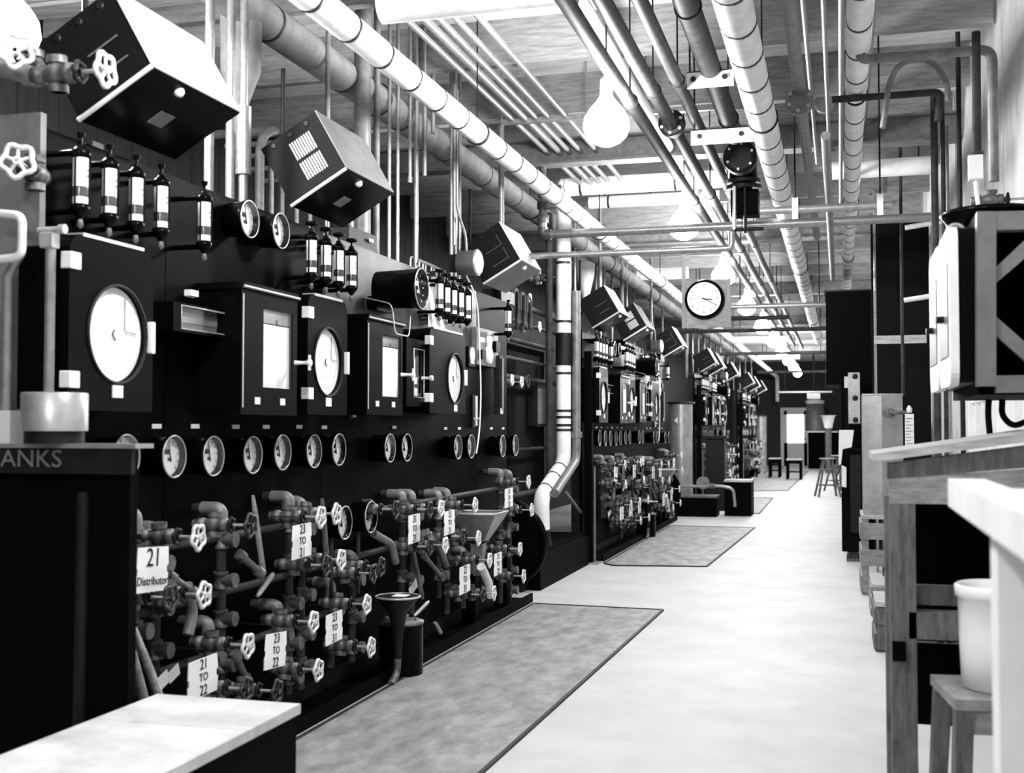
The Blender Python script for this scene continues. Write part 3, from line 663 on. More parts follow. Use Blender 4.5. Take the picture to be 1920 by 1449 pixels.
# ---- wooden lever handles and slanted pipes
def stick(name, u0, v0, u1, v1, r, m_, lab, cat, xa=-2.40, xb=-2.40, grp=None, flat=False, far=1):
    a = X(u0, v0, xa); c = X(u1, v1, xb)
    if flat: b = MB().tube([a, a.lerp(c, .2), a.lerp(c, .9), c], [r*.6, r, r*1.15, r*.8], 6)
    else: b = MB().tube([a, c], r, 10)
    return U(solo(name, b, m_, lab, cat, grp), far)
stick('lever_handle', 474, 929, 494, 1078, .013, 'woodm', 'long wooden lever rising highest above the valves, {P} bank', 'lever', flat=True)
stick('lever_handle', 604, 935, 612, 1045, .014, 'woodd', 'upright dark wooden lever left of the low dials, {P} bank', 'lever', flat=True)
stick('lever_handle', 482, 1118, 512, 1076, .012, 'steel', 'flat steel lever angled beneath the long wooden one, {P} bank', 'lever', flat=True)
stick('lever_handle', 773, 1022, 792, 1122, .014, 'woodd', 'thin wooden lever leaning below the sign 31 TO 21, {P} bank', 'lever', flat=True)
stick('lever_handle', 776, 1155, 803, 1128, .012, 'steel', 'short steel lever right of the round funnel, {P} bank', 'lever', flat=True)
stick('lever_handle', 815, 1167, 826, 1187, .015, 'steel', 'short pale lever end near the floor right of the funnel, {P} bank', 'lever', flat=True)
stick('wooden_stake', 227, 1148, 325, 1525, .018, 'woodm', 'rough wooden stake leaning at the left end, behind the low bench', 'stake', -2.3, -2.3, flat=True, far=0)
stick('wooden_stake', 252, 1178, 378, 1525, .016, 'wood', 'paler wooden stake beside the rough one behind the low bench', 'stake', -2.34, -2.3, flat=True, far=0)
for i, (u0, v0, u1, v1) in enumerate([(320, 1082, 362, 1110), (452, 1042, 486, 1072), (795, 1042, 828, 1082), (442, 1230, 462, 1275), (800, 998, 806, 1010)]):
    a = X(u0, v0, -2.42); c = X(u1, v1, -2.40)
    U(solo('link_pipe', MB().tube([a, c], .016, 10).lathe([(-.02, .024), (.02, .024)], a, (c-a), n=8).lathe([(-.02, .024), (.02, .024)], c, (c-a), n=8), 'cast', 'short slanted link pipe between valves, %s from the left, {P} bank' % ORD[i], 'pipe', 'slanted link pipes of the {P} bank'), 2)
for i, (pts) in enumerate([[(350, 1095), (362, 1150), (352, 1190)], [(700, 1000), (735, 1020), (742, 1055)], [(795, 998), (822, 1020), (836, 1060)]]):
    P = [X(u, v, -2.42) for u, v in pts]
    U(solo('bent_pipe', MB().tube(P, .022, 10, bend=.08), 'grpipe', 'bent iron pipe curving down between the valves, %s from the left, {P} bank' % ORD[i], 'pipe', 'bent pipes of the {P} bank'))
P = [X(u, v, -2.36) for u, v in ((902, 1062), (915, 1090), (920, 1118))]
U(solo('canvas_hose', MB().tube(P, [.03]*3+[.03]*0, 12, bend=0), 'wrapw', 'pale wrapped hose curving down beneath the square hopper, {P} bank', 'hose'))
for i, (u0, u1, v0, v1) in enumerate([(296, 318, 1262, 1288), (318, 338, 1250, 1272), (768, 788, 1088, 1106)]):
    y0, y1, z0, z1 = rectX(u0, u1, v0, v1, -2.44)
    o = solo('paper_tag', MB().box(-.0015, .0015, -(y1-y0)/2, (y1-y0)/2, 0, z1-z0), 'plate', 'small pale blank tag hung low, %s from the left, {P} bank' % ORD[i], 'tag', 'blank tags of the {P} bank', loc=(-2.44, (y0+y1)/2, z0)); o.rotation_euler = (.35, 0, 0); U(o, 1)
# big hoop
c = D(942, 1018, 10.1)
t = empty('flywheel', (c.x, c.y, c.z-.39), 'big black hoop wheel standing at the right end of the {P} bank', 'wheel')
part('rim', MB().ring((0, 0, .39), 'y', .37, .025, 48, 8).ring((0, .05, .39), 'y', .37, .02, 48, 8), 'enamel', t)
part('disc', MB().lathe([(-.01, .36), (.04, .36)], (0, 0, .39), 'y', n=40), 'black', t)
part('hub', MB().lathe([(-.08, .03), (-.06, .06), (.08, .06)], (0, 0, .39), 'y', n=20), 'iron', t)
part('cradle', MB().box(-.2, .2, -.05, .1, 0, .05), 'iron', t); U(t, 1)
# floor trough
y0, y1 = ya, ye_
t = solo('drip_trough', MB().box(-2.62, -2.40, y0, y1, .0, .03).box(-2.42, -2.40, y0, y1, .03, .07), 'black', 'low black drip trough along the foot of the {P} bank', 'trough'); U(t)
# corner post at the start of each bank
p = X(1106, 1055, PX); 
t = empty('corner_post', (-2.52, ya-.14, 0), 'black steel corner post on a floor plate at the start of the {P} bank', 'post')
part('post', MB().box(-.04, .04, -.04, .04, .015, 2.2), 'black', t); part('foot_plate', MB().box(-.12, .12, -.12, .12, 0, .015), 'steel', t)
part('edge_pipe', MB().tube([(.06, 0, .02), (.06, 0, 1.0)], .012, 8), 'grpipe', t); U(t)
# ---- top-of-panel clutter
for i, (u, v) in enumerate([(800, 478), (822, 492)]):
    p = X(u, v, -2.72); p.z = 2.405
    b = MB().tube([(0, -.15, 0), (0, -.15, .12), (0, .15, .12), (0, .15, 0)], .008, 8, bend=.03).tube([(-.08, -.1, 0), (-.08, -.1, .16), (-.08, .2, .16), (-.08, .2, 0)], .008, 8, bend=.03)
    U(solo('tubing_loop', b, 'edge', 'bright bent tubing loops on top, %s, {P} bank' % ('left', 'right')[i], 'tubing', loc=p), 2)
for i, (u, v, s_) in enumerate([(655, 425, .07), (935, 560, .05)]):
    p = X(u, 803, -2.71); p.z = 2.432
    t = empty('junction_box', p, 'dark junction box with small pipes on top of the {P} bank, %s' % ('middle', 'right end')[i], 'box')
    part('box', MB().box(-.08, .08, -.2, .2, 0, .1, bev=.01), 'iron', t); part('nipple', MB().lathe([(.1, .02), (.16, .02)], n=10), 'galv', t); U(t, 2)
# drum lamp/bell with cables
p = X(900, 492, -2.42)
t = empty('alarm_drum', p, 'round white-faced alarm drum at the top right of the {P} bank', 'alarm')
part('drum', MB().lathe([(-.16, .06), (-.155, .085), (-.03, .088), (-.028, .095), (-.012, .095), (-.01, .088)], ax='x', n=28), 'steel', t)
part('face', MB().lathe([(-.012, .088), (0, .08), (.012, .05), (.015, 0)], ax='x', n=28), 'dial', t)
part('bracket', MB().box(-.22, -.14, -.03, .03, -.06, .06), 'iron', t)
pts = [(-.1, .0, -.09)]+[tuple(X(u, v, -2.5)-p) for u, v in ((895, 560), (899, 640), (902, 740), (899, 810), (893, 850))]
part('cable', MB().tube(pts, .006, 8, bend=.15), 'wrapw', t, 'long white cable hanging down')
part('conduit', MB().tube([(-.1, 0, .08), (-.1, -.02, .2), (-.13, -.12, .35), (-.13, -.12, 1.2)], .01, 8, bend=.08), 'galv', t); U(t)
# ------------------------------------------------------------------ copy the unit to the banks behind
bpy.context.view_layer.update()
OFF = {1: 8.75, 2: 18.7, 3: 28.2}
PN = {1: 'second', 2: 'third', 3: 'farthest'}
def skip(o, k):
    return k == 3 and o.name.split('.')[0] in ('manometer', 'link_pipe', 'small_meter', 'junction_box', 'tubing_loop', 'indicator_cluster')
for k in (1, 2, 3):
    for (o, far, lab, gr) in UNIT:
        if far < k or skip(o, k): continue
        if k == 2 and o.name.split('.')[0] == 'corner_post': pass
        c = copy_tree(o); c.location = o.location+V((0, OFF[k], 0)); c['label'] = lab.replace('{P}', PN[k])
        if gr: c['group'] = gr.replace('{P}', PN[k])
for (o, far, lab, gr) in UNIT:
    if o.name == 'corner_post':
        for ch in list(o.children): bpy.data.objects.remove(ch)
        bpy.data.objects.remove(o); break
UNIT.clear()
# ================================================================== OVERHEAD PIPES
def bands(b, a, c, r, sp, mi=1, start=.2, w_=.012):
    L = (c-a).length; d = (c-a).normalized(); s = start
    while s < min(L, 26):
        b.lathe([(-w_, r*1.0), (-w_, r*1.035), (w_, r*1.035), (w_, r*1.0)], a+d*s, d, n=18, mi=mi); s += sp
def long_pipe(name, u, v, z, r, ya_, yb_, m_, lab, band=0., cat='pipe', extra=None, grp=None, hang=0):
    x = Z(u, v, z).x; b = MB(); a = V((x, ya_, z)); c = V((x, yb_, z))
    if extra: a = V((x, ya_, z)); 
    b.tube([a, c]+([V(e) for e in extra(x, yb_, z)] if extra else []), r, 18, bend=.25 if extra else 0)
    if band: bands(b, a, c, r, band)
    mats = [m_, 'band']
    if not hang: return solo(name, b, mats, lab, cat, grp)
    o = empty(name, a, lab, cat, grp)
    b2 = MB(); b2.T = Matrix.Translation(-a); b2.v = [tuple(V(p)-a) for p in b.v]; b2.f, b2.m, b2.sm = b.f, b.m, b.sm
    part('pipe_run', b2, mats, o)
    y_ = 1.6
    while y_ < min(yb_-ya_, 22):
        part('hanger_rod', MB().tube([(0, y_, r*.9), (0, y_, CZ-z)], .005, 6).ring((0, y_, 0), 'y', r*1.06, .006, 20, 6), 'iron', o); y_ += hang
    return o
long_pipe('insulated_pipe', 700, 90, 3.26, .070, 1.5, 43.5, 'wrapw', 'long white wrapped pipe with black bands slanting from upper left over the panels', .41, extra=lambda x, y_, z: [(x, y_, z-.9)], hang=3.9)
long_pipe('insulated_pipe', 470, 20, 3.52, .10, 1.5, 36, 'wrapg', 'thick grey wrapped pipe running behind the white one over the panels', .95, hang=3.9)
long_pipe('insulated_pipe', 1427, 212, 3.2, .082, 2.0, 25, 'wrapw', 'thick white wrapped pipe with bands running overhead right of the lamps', .43, hang=3.3)
long_pipe('insulated_pipe', 1606, 149, 3.3, .058, 2.0, 20, 'wrapw', 'thinner white wrapped pipe overhead, straight above the right side', .43, hang=3.3)
for i, (u, v) in enumerate([(860, 129), (867, 106), (880, 93), (903, 86), (943, 83)]):
    z = 3.72
    long_pipe('conduit', u, v, z, .020 if i != 1 else .026, 4.2, 11.3, 'galv', 'thin pale conduit of the slanting bundle near the ceiling, %s from the left' % ORD[i], grp='slanting ceiling conduits')
long_pipe('steel_pipe', 1072, 20, 3.3, .040, 2, 30, 'dkpipe', 'dark overhead pipe, leftmost of the dark runs, passing right of the big bulb', hang=3.1)
long_pipe('steel_pipe', 1082, 0, 3.7, .055, 2, 12, 'wrapw', 'pale straight pipe high between the two left dark runs')
long_pipe('steel_pipe', 1135, 10, 3.35, .042, 2, 28, 'dkpipe', 'dark overhead pipe with a bolted flange, second of the dark runs', hang=3.1)
long_pipe('steel_pipe', 1204, 10, 3.4, .038, 2, 30, 'dkpipe', 'dark overhead pipe with a collar, third of the dark runs', hang=3.1)
long_pipe('steel_pipe', 1289, 10, 3.5, .062, 2, 8.5, 'dkpipe', 'thickest dark overhead pipe, ending at the flanged valve', hang=2.2)
long_pipe('steel_pipe', 1482, 30, 3.3, .034, 2, 12, 'grpipe', 'grey overhead pipe with a bright flange right of the thick white pipe')
long_pipe('steel_pipe', 1552, 330, 3.0, .026, 6.6, 13, 'grpipe', 'grey pipe beyond the blind disc flange overhead')
for i, (u, v, z, r, ya_, yb_) in enumerate([(1508, 30, 3.6, .014, 3.5, 10), (1546, 60, 3.6, .014, 3.5, 10), (1577, 60, 3.6, .016, 3.5, 12), (1636, 60, 3.78, .012, 3.5, 14)]):
    long_pipe('conduit', u, v, z, r, ya_, yb_, 'galv', 'slim conduit high on the right, %s of four from the left' % ORD[i], grp='slim conduits at the upper right')
# flanges
def flange(u, v, x, r, lab, blind=False, m_='iron', ln=.03):
    c = X(u, v, x)
    t = empty('pipe_flange', c, lab, 'flange')
    b = MB().lathe([(-ln, r*.6), (-ln, r), (-.004, r), (-.003, r*.96), (.003, r*.96), (.004, r), (ln, r), (ln, r*.6)], ax='y', n=28)
    part('disc', b, m_, t)
    for k in range(6):
        a = k*PI/3+.4; part('bolt', MB().lathe([(-ln-.014, .011), (ln+.014, .011)], (r*.78*math.cos(a), 0, r*.78*math.sin(a)), 'y', n=6), 'edge' if not blind else m_, t)
    if blind: part('neck', MB().tube([(0, 0.03, 0), (0, .2, 0), (0, .2, -.3)], .03, 12, bend=.1), 'grpipe', t)
    return t
fx = Z(1135, 10, 3.35).x; flange(1260, 232, fx, .085, 'bolted flange on the dark pipe right of the big bulb')
fx = Z(1482, 30, 3.3).x; flange(1499, 190, fx, .078, 'flange with bright bolts on the grey pipe overhead', m_='grpipe')
fx4 = Z(1289, 10, 3.5).x; flange(1388, 296, fx4, .125, 'large dark flange at the end of the thickest overhead pipe', ln=.05)
flange(1546, 195, -.10, .085, 'grey blind flange disc facing the camera overhead', blind=True, m_='steel')
fx = Z(1204, 10, 3.4).x; c = X(1324, 254, fx)
# flanged valve under the thick pipe
c = X(1392, 330, fx4)
t = empty('flanged_valve', (c.x, c.y+.1, c.z), 'big black flanged valve hanging under the thickest overhead pipe', 'valve')
part('body', MB().lathe([(.16, .06), (.12, .10), (0, .11), (-.06, .09), (-.1, .06)], n=20), 'enamel', t)
part('flange', MB().lathe([(.0, .13), (.03, .13)], (0, 0, -.04), n=24), 'iron', t); part('flange', MB().lathe([(.0, .14), (.03, .14)], (0, 0, -.09), n=24), 'iron', t)
part('bonnet', MB().box(-.09, .12, -.1, .1, -.3, -.1, bev=.02), 'black', t)
part('stem', MB().tube([(-.06, -.12, -.08), (-.06, -.12, -.42)], .014, 8), 'edge', t)
part('yoke', MB().tube([(-.06, -.12, -.42), (.16, -.12, -.42)], .014, 8).tube([(.02, -.12, -.1), (.02, -.12, -.45)], .012, 8), 'iron', t)
# bolted hanger plates under that pipe
for i, (u0, u1, v) in enumerate([(1288, 1375, 146), (1296, 1411, 253), (1418, 1478, 416)]):
    a = X((u0+u1)/2, v, Z(1289, 10, 3.5).x if i < 2 else -.65)
    hw = (u1-u0)/2*a.y/2200*1.0
    t = empty('hanger_plate', a, 'pale bolted hanger channel across the overhead pipes, %s from the camera' % ORD[i], 'hanger', 'bolted hanger channels')
    b = MB().box(-hw, hw, .0, .006, -.055, .045).box(-hw, hw, .0, .06, .039, .045)
    part('channel', b, 'paint', t)
    for xx in (-hw*.72, hw*.62): part('bolt', MB().lathe([(-.012, .016), (.01, .016)], (xx, 0, 0), 'y', n=10), 'iron', t)
    part('hanger_rod', MB().tube([(-hw*.9, .03, .04), (-hw*.9, .03, CZ-a.z)], .006, 6).tube([(hw*.9, .03, .04), (hw*.9, .03, CZ-a.z)], .006, 6), 'iron', t)
# ------------------------------------------------------------------ transverse pipes
def cross(name, u0, v0, u1, v1, y_, r, m_, lab, band=0, bits=None, grp=None):
    a = Y(u0, v0, y_); c = Y(u1, v1, y_); c.z = a.z = (a.z+c.z)/2
    b = MB().tube([a, c], r, 14)
    if band: bands(b, a, c, r, band, w_=.01)
    o = empty(name, a, lab, 'pipe', grp); b.v = [tuple(V(p)-a) for p in b.v]
    part('pipe_run', b, [m_, 'band'], o); d = c-a
    for f in (.12, .88): part('hanger_rod', MB().tube([d*f, V((d.x*f, d.y*f, CZ-a.z))], .008, 6), 'iron', o)
    return o
cross('cross_pipe', 1052, 353, 1372, 333, 10.9, .085, 'wrapw', 'white wrapped pipe crossing overhead behind the first bulb, upper of two', .9)
cross('cross_pipe', 1105, 380, 1350, 368, 11.5, .06, 'wrapw', 'white wrapped pipe crossing overhead, lower of two', .8)
cross('cross_pipe', 1555, 322, 1746, 308, 10.9, .08, 'wrapw', 'white wrapped pipe crossing overhead at the right, before the wall')
a = Y(716, 12, 5.2); c = Y(1080, -12, 5.2)
solo('cross_pipe', MB().tube([(a.x, 5.2, a.z), (c.x, 5.2, a.z)], .085, 18), 'wrapw', 'fat white pipe crossing at the very top edge, upper left', 'pipe')
cross('cross_pipe', 1195, 516, 1290, 510, 17., .085, 'wrapw', 'white wrapped pipe crossing behind the clock, left side', .8)
cross('cross_pipe', 1000, 390, 1250, 372, 12.3, .03, 'grpipe', 'thin dark pipe crossing behind the white riser')
# T1: large front crossing pipe with left drop
yT = X(1018, 440, -2.42).y
a = Y(1018, 440, yT); c = Y(1775, 404, yT)
t = empty('crossing_pipe', a, 'long grey pipe crossing the whole aisle, elbowing up at its left end', 'pipe')
part('pipe_run', MB().tube([(0, 0, .32), (0, 0, 0), (c.x-a.x, 0, 0)], .036, 16, bend=.06), 'galv', t)
part('elbow', MB().tube([(0, 0, .06), (0, 0, 0), (.07, 0, 0)], .046, 14, bend=.05), 'cast', t)
part('union', MB().lathe([(.1, .05), (.16, .052), (.17, .045)], n=12).lathe([(.22, .05), (.28, .05)], n=12), 'cast', t)
b = MB(); b.T = Matrix.Translation((0, 0, .38)); b.lathe([(-.06, .045), (.05, .05), (.09, .03)], n=12); b.tube([(0, 0, .02), (.16, 0, .02)], .02, 8); b.tube([(0, 0, .09), (0, 0, .45)], .03, 12)
part('valve_body', b, 'cast', t)
b = MB(); b.T = Matrix.Translation((0, 0, .40)); b.tube([(.15, 0, 0), (.2, 0, 0)], .008, 8); handwheel(b, .2, .05); part('handwheel', b, 'wheel', t)
yT2 = X(960, 482, -2.45).y
a2 = Y(955, 482, yT2); c2 = Y(1372, 464, yT2)
solo('crossing_pipe', MB().tube([a2, (c2.x-.08, yT2, a2.z), (c2.x, yT2, a2.z), (c2.x, yT2, a2.z+.12)], .024, 12, bend=.07), 'galv', 'thinner grey pipe below the long crossing pipe, curling up at its right end', 'pipe')
yT3 = 8.2; a3 = Y(1425, 396, yT3); c3 = Y(1673, 379, yT3)
t = empty('hung_pipe', a3, 'short pale pipe length hung level from two rods, right of the flanged valve', 'pipe')
part('pipe_run', MB().tube([(0, 0, 0), (c3.x-a3.x, 0, 0)], .026, 14), 'galv', t)
for u, vt in ((1491, 90), (1650, 210)):
    p = Y(u, 390, yT3); dx = p.x-a3.x
    part('strap', MB().box(dx-.02, dx+.02, -.034, -.028, -.07, .075).ring((dx, 0, 0), 'x', .03, .005, 20, 6), 'plate', t)
    part('rod', MB().tube([(dx, -.03, .07), (dx, -.03, CZ-a3.z)], .006, 6), 'iron', t)
# strut channel near the big bulb
yS = 8.45; a = Y(940, 230, yS); c = Y(1420, 200, yS)
t = empty('strut_channel', a, 'perforated strut rail crossing behind the big bulb with drop rods', 'strut')
part('rail', MB().box(0, c.x-a.x, -.02, .02, -.02, .02), 'galv', t)
for dx in (0.01, .2, .66, 1.1, 1.45):
    part('drop_rod', MB().tube([(dx, -.03, -.03), (dx, -.03, CZ-a.z)], .007, 8), 'galv', t)
part('drop_leg', MB().tube([(0, 0, 0), (0, 0, -.78), ], .022, 10), 'galv', t)
# far crossing pipes
for i, (v, y_, ul, ur, m_) in enumerate([(600, 19, 1290, 1480, 'iron'), (576, 15.6, 1365, 1560, 'galv'), (622, 20, 1250, 1560, 'dkpipe'), (665, 25, 1350, 1565, 'dkpipe'), (700, 32.5, 1420, 1570, 'dkpipe'), (738, 38.5, 1460, 1560, 'galv'), (640, 22.2, 1375, 1480, 'wrapw'), (672, 28.9, 1420, 1500, 'wrapw')]):
    cross('cross_pipe', ul, v, ur, v-6, y_, .035 if m_ != 'wrapw' else .07, m_, 'distant crossing pipe over the aisle beyond the clock, %s counting by height from the top' % ORD[[1, 0, 2, 4, 6, 7, 3, 5][i]], grp='distant crossing pipes')
# ------------------------------------------------------------------ vertical conduits rising from the panels
vc = [(387, .022, 'galv'), (427, .021, 'galv'), (452, .021, 'galv'), (611, .014, 'galv'), (677, .052, 'grpipe'), (704, .021, 'grpipe'), (728, .012, 'galv'), (744, .012, 'galv'), (767, .013, 'galv'), (779, .017, 'galv'), (846, .017, 'galv'), (854, .013, 'galv'), (861, .013, 'galv')]
vn = ['leftmost, beside the nearest tilted box', 'second from the left', 'third from the left with a fat sleeve', 'thin one over the louvred box', 'thickest grey one behind the louvred box', 'right of the thickest one', 'thin one past the louvred box', 'next thin one to its right', 'short one ending above the panel', 'bright one over the black-faced dial', 'left of three near the drum', 'middle of three near the drum', 'right of three near the drum']
for i, (u, r, m_) in enumerate(vc):
    p = X(u, 803, -2.76); zb = 2.40 if i != 8 else X(767, 342, -2.76).z
    b = MB().tube([(0, 0, zb), (0, 0, CZ)], r, 12)
    if i == 2: b.lathe([(2.62, r*1.8), (2.95, r*1.8)], n=14)
    if i == 8: b.lathe([(zb, r*1.3), (zb+.04, r*1.3)], n=12)
    solo('riser_conduit', b, m_, 'upright conduit rising from the nearest bank, '+vn[i], 'pipe', 'conduits rising from the nearest bank', loc=(p.x, p.y, 0))
for i in range(11):
    u = [1068, 1078, 1118, 1126, 1134, 1148, 1167, 1176, 1190, 1222, 1243][i]; p = X(u, 803, -2.76-.1*(i % 3))
    solo('riser_conduit', MB().tube([(0, 0, 2.40), (0, 0, CZ)], .016+.008*(i % 3 == 0), 10), 'galv' if i % 2 else 'grpipe', 'upright conduit behind the second bank, %s from the left' % ORD[i], 'pipe', 'conduits rising from the second bank', loc=(p.x, p.y, 0))
for i in range(12):
    u = 1288+i*11; p = X(u, 803, -2.8-.12*(i % 2))
    solo('riser_conduit', MB().tube([(0, 0, 2.3), (0, 0, CZ)], .022 if i % 3 else .035, 8), 'galv' if i % 2 else 'grpipe', 'distant upright conduit behind the far banks, %s from the left' % ORD[i], 'pipe', 'conduits rising from the far banks', loc=(p.x, p.y, 0))
# crooked conduits bending into the ceiling bundle
for i, (pts, x) in enumerate([([(852, 460), (852, 118), (872, 92), (935, 78)], -2.6), ([(812, 250), (812, 108), (835, 92), (862, 128)], -2.7), ([(796, 330), (796, 200)], -2.7)]):
    P = [X(u, v, x) for u, v in pts]
    if i == 2: P[1].z = CZ
    solo('bent_conduit', MB().tube(P, .016, 10, bend=.12), 'galv', ['conduit rising by the alarm drum and hooking right under the bundle', 'conduit crook looping over just left of the drum conduits', 'short upright conduit stub behind the long white pipe'][i], 'pipe')
for i in range(6):
    x = -3.5; u = [483, 505, 525, 553, 578, 640][i]; yb_ = X(u, 803, x).y
    solo('bent_conduit', MB().tube([(x, yb_, 0), (x, yb_, 3.25-.04*i), (x-.0, yb_+.3, 3.35-.04*i), (x-.5, yb_+.3, 3.35-.04*i)], .03 if i == 0 else .018, 10, bend=.15), 'grpipe', 'dark crook-topped conduit behind the grey wrapped pipe, %s from the left' % ORD[i], 'pipe', 'crook-topped conduits behind the panels')
# flared duct hanging from grey pipe
p = X(452, 70, -2.9)
solo('duct_drop', MB().lathe([(0, .10), (-.03, .105), (-.30, .10), (-.5, .03), (-.62, .03)], n=20), 'wrapg', 'grey flared duct dropping from the thick grey pipe at upper left', 'duct', loc=(p.x, p.y, 3.5))
p = X(1098, 500, -3.0)
solo('duct_drop', MB().lathe([(0, .12), (-.2, .11), (-.45, .05), (-.6, .04)], n=18), 'wrapw', 'pale tapering duct just right of the white riser', 'duct', loc=(p.x, p.y, p.z+.1))
# ------------------------------------------------------------------ white riser between the banks
pts = [(1052, 385), (1056, 600), (1057, 868), (1015, 930), (1016, 992)]
P = [X(u, v, -2.62) for u, v in pts]; P[0].y = P[1].y = P[2].y
t = empty('riser_pipe', P[-1], 'white wrapped riser between the first two banks, with a dog-leg near the floor', 'pipe')
Q = [p-P[-1] for p in P]
b = MB().tube([Q[0]+V((0, 0, .25))]+Q[1:], .072, 18, bend=.12)
part('pipe_run', b, 'wrapw', t)
for (u, v) in ((1054, 492), (1056, 603), (1056, 642), (1057, 700), (1057, 770), (1057, 782), (1057, 797), (1057, 806), (1057, 862)):
    q = X(u, v, -2.62)-P[-1]; q.y = Q[1].y; q.x = Q[1].x
    part('band', MB().lathe([(-.012, .076), (.012, .076)], q, n=18), 'band', t)
d = (Q[3]-Q[2]).normalized()
for f in (.22, .5, .85): part('band', MB().lathe([(-.01, .077), (.01, .077)], Q[2].lerp(Q[3], f), d, n=18), 'band', t)
zc = X(1057, 655, -2.62)-P[-1]; 
part('dark_section', MB().lathe([(-.16, .079), (.16, .079)], (Q[1].x, Q[1].y, zc.z), n=18), 'iron', t, 'dark unwrapped valve section')
part('plinth', MB().lathe([(.33-P[-1].z, .09), (-.02, .075)], n=16), 'iron', t)
P = [X(u, v, -2.5) for u, v in ((1080, 640), (1081, 862), (1040, 925))]; P[0].y = P[1].y
solo('riser_pipe', MB().tube([P[0]+V((0, 0, .5))]+P, .042, 14, bend=.1).lathe([(-.03, .055), (.03, .055)], X(1081, 815, -2.5), n=14), 'grpipe', 'grey unwrapped pipe following the white riser on its right', 'pipe')
p = X(1030, 803, -2.72)
solo('riser_pipe', MB().tube([(p.x, p.y, .95), (p.x, p.y, 3.5)], .035, 12), 'dkpipe', 'dark upright pipe just left of the white riser', 'pipe')
for i, (u, v, x) in enumerate([(1032, 520, -2.8), (1072, 590, -2.7), (1098, 585, -2.75), (975, 715, -2.9)]):
    o = clone(pd, X(u, v, x)-V((.25, 0, 0)), 'dark handwheel valve in the gap between first and second banks, %s from the top' % ORD[[0, 2, 1, 3][i]], 'valves in the gap between the banks')
    o.scale = (1.3, 1.3, 1.3)
for i in range(7):
    z_ = [2.52, 2.38, 2.22, 2.02, 1.86, 1.2, .8][i]; x_ = -2.80-.05*(i % 3)
    solo('gap_pipe', MB().tube([(x_, 9.3, z_), (x_, 11.95, z_)], .018 if i % 2 else .026, 10), 'dkpipe', 'dark level pipe in the gap between first and second banks, %s from the top' % ORD[i], 'pipe', 'level pipes in the gap between the banks')
for i in range(5):
    y_ = 9.25+.22*i
    solo('crook_pipe', MB().tube([(-2.7, y_, 2.43), (-2.7, y_, 2.62-.01*i), (-2.7, y_+.14, 2.62-.01*i), (-2.7, y_+.14, 2.3)], .02, 10, bend=.07), 'dkpipe', 'small dark crook pipe past the drum and third tilted box, %s from the left' % ORD[i], 'pipe', 'small crook pipes at the gap')
for i, (u, v) in enumerate([(960, 712), (978, 716), (994, 560), (1012, 612)]):
    clone(pv, X(u, v, -2.70)-V((.25, 0, 0)), 'bright small handwheel in the gap past the nearest bank, %s' % ['leftmost', 'second from left', 'upper, beside the crook pipes', 'rightmost'][i], 'bright valves in the gap between the banks')
a = X(1060, 922, -2.6); c = X(1088, 960, -2.6)
solo('brace_bar', MB().tube([a, c], .018, 8), 'grpipe', 'short diagonal bar low in front of the second bank post', 'bar')
solo('machine_plinth', MB().box(-2.98, -2.5, 9.85, 11.9, 0, .30).box(-2.95, -2.53, 9.9, 11.85, .30, .33), 'black', 'low black plinth under the white riser between the first two banks', 'plinth')
b = MB(); b.box(-3.15, -3.0, 10.6, 12.0, 0, 2.2)
solo('screen_panel', b, 'darkwall', 'dark upright partition deep in the gap between the first two banks', 'partition')
y0, y1, z0, z1 = rectX(998, 1026, 715, 800, -2.95)
t = empty('hung_box', (-3.0, (y0+y1)/2, z0), 'small dark switch box in the gap left of the white riser', 'box'); part('box', MB().box(0, .1, -(y1-y0)/2, (y1-y0)/2, 0, z1-z0, bev=.01), 'iron', t); part('door', MB().box(.1, .11, -(y1-y0)/2+.03, (y1-y0)/2-.03, .03, z1-z0-.03), 'gpaint', t)
# ================================================================== FLOOR MATS
def floor_mat(pts, lab):
    P = [Z(u, v, 0) if not isinstance(u, str) else V((v[0], v[1], 0)) for u, v in pts]
    P = [V((p.x, p.y, 0)) for p in P]
    t = empty('floor_mat', sum(P, V())/len(P), lab, 'mat', 'linoleum mats along the aisle'); c = sum(P, V())/len(P)
    q = [p-c for p in P]
    part('sheet', MB().hexa([p+V((0, 0, .001)) for p in q], [p+V((0, 0, .007)) for p in q]), 'lino', t)
    n = len(q); b = MB()
    for i in range(n):
        a, d = q[i], q[(i+1) % n]; s = (d-a).normalized(); nn = V((s.y, -s.x, 0))*.009
        b.hexa([a-nn+V((0, 0, .001)), d-nn+V((0, 0, .001)), d+nn+V((0, 0, .001)), a+nn+V((0, 0, .001))], [a-nn+V((0, 0, .013)), d-nn+V((0, 0, .013)), d+nn+V((0, 0, .013)), a+nn+V((0, 0, .013))])
    part('edging', b, 'rubber', t, 'dark edge binding')
xm = -2.36
p0 = Z(1243, 1145, 0); p1 = Z(905, 1449, 0)
floor_mat([(1243, 1145), (905, 1449), ('w', (p1.x-.06, 2.4)), ('w', (xm, 2.4)), ('w', (xm, p0.y+.05))], 'nearest and largest grey floor mat beside the low bench')
p0 = Z(1415, 990, 0); p2 = Z(1150, 1062, 0)
floor_mat([(1415, 990), (1325, 1063), (1150, 1061), ('w', (xm, Z(1150, 1061, 0).y+.15)), ('w', (xm, p0.y))], 'second floor mat, in front of the second bank')
p0 = Z(1449, 934, 0)
floor_mat([(1449, 934), (1424, 963), ('w', (-1.5, Z(1424, 963, 0).y)), ('w', (-2.2, p0.y))], 'third floor mat, past the dark table')
floor_mat([(1515, 884), (1477, 920), (1410, 921), ('w', (-2.3, Z(1410, 921, 0).y+.4)), ('w', (-2.3, Z(1515, 884, 0).y))], 'farthest floor mat, before the small far benches')
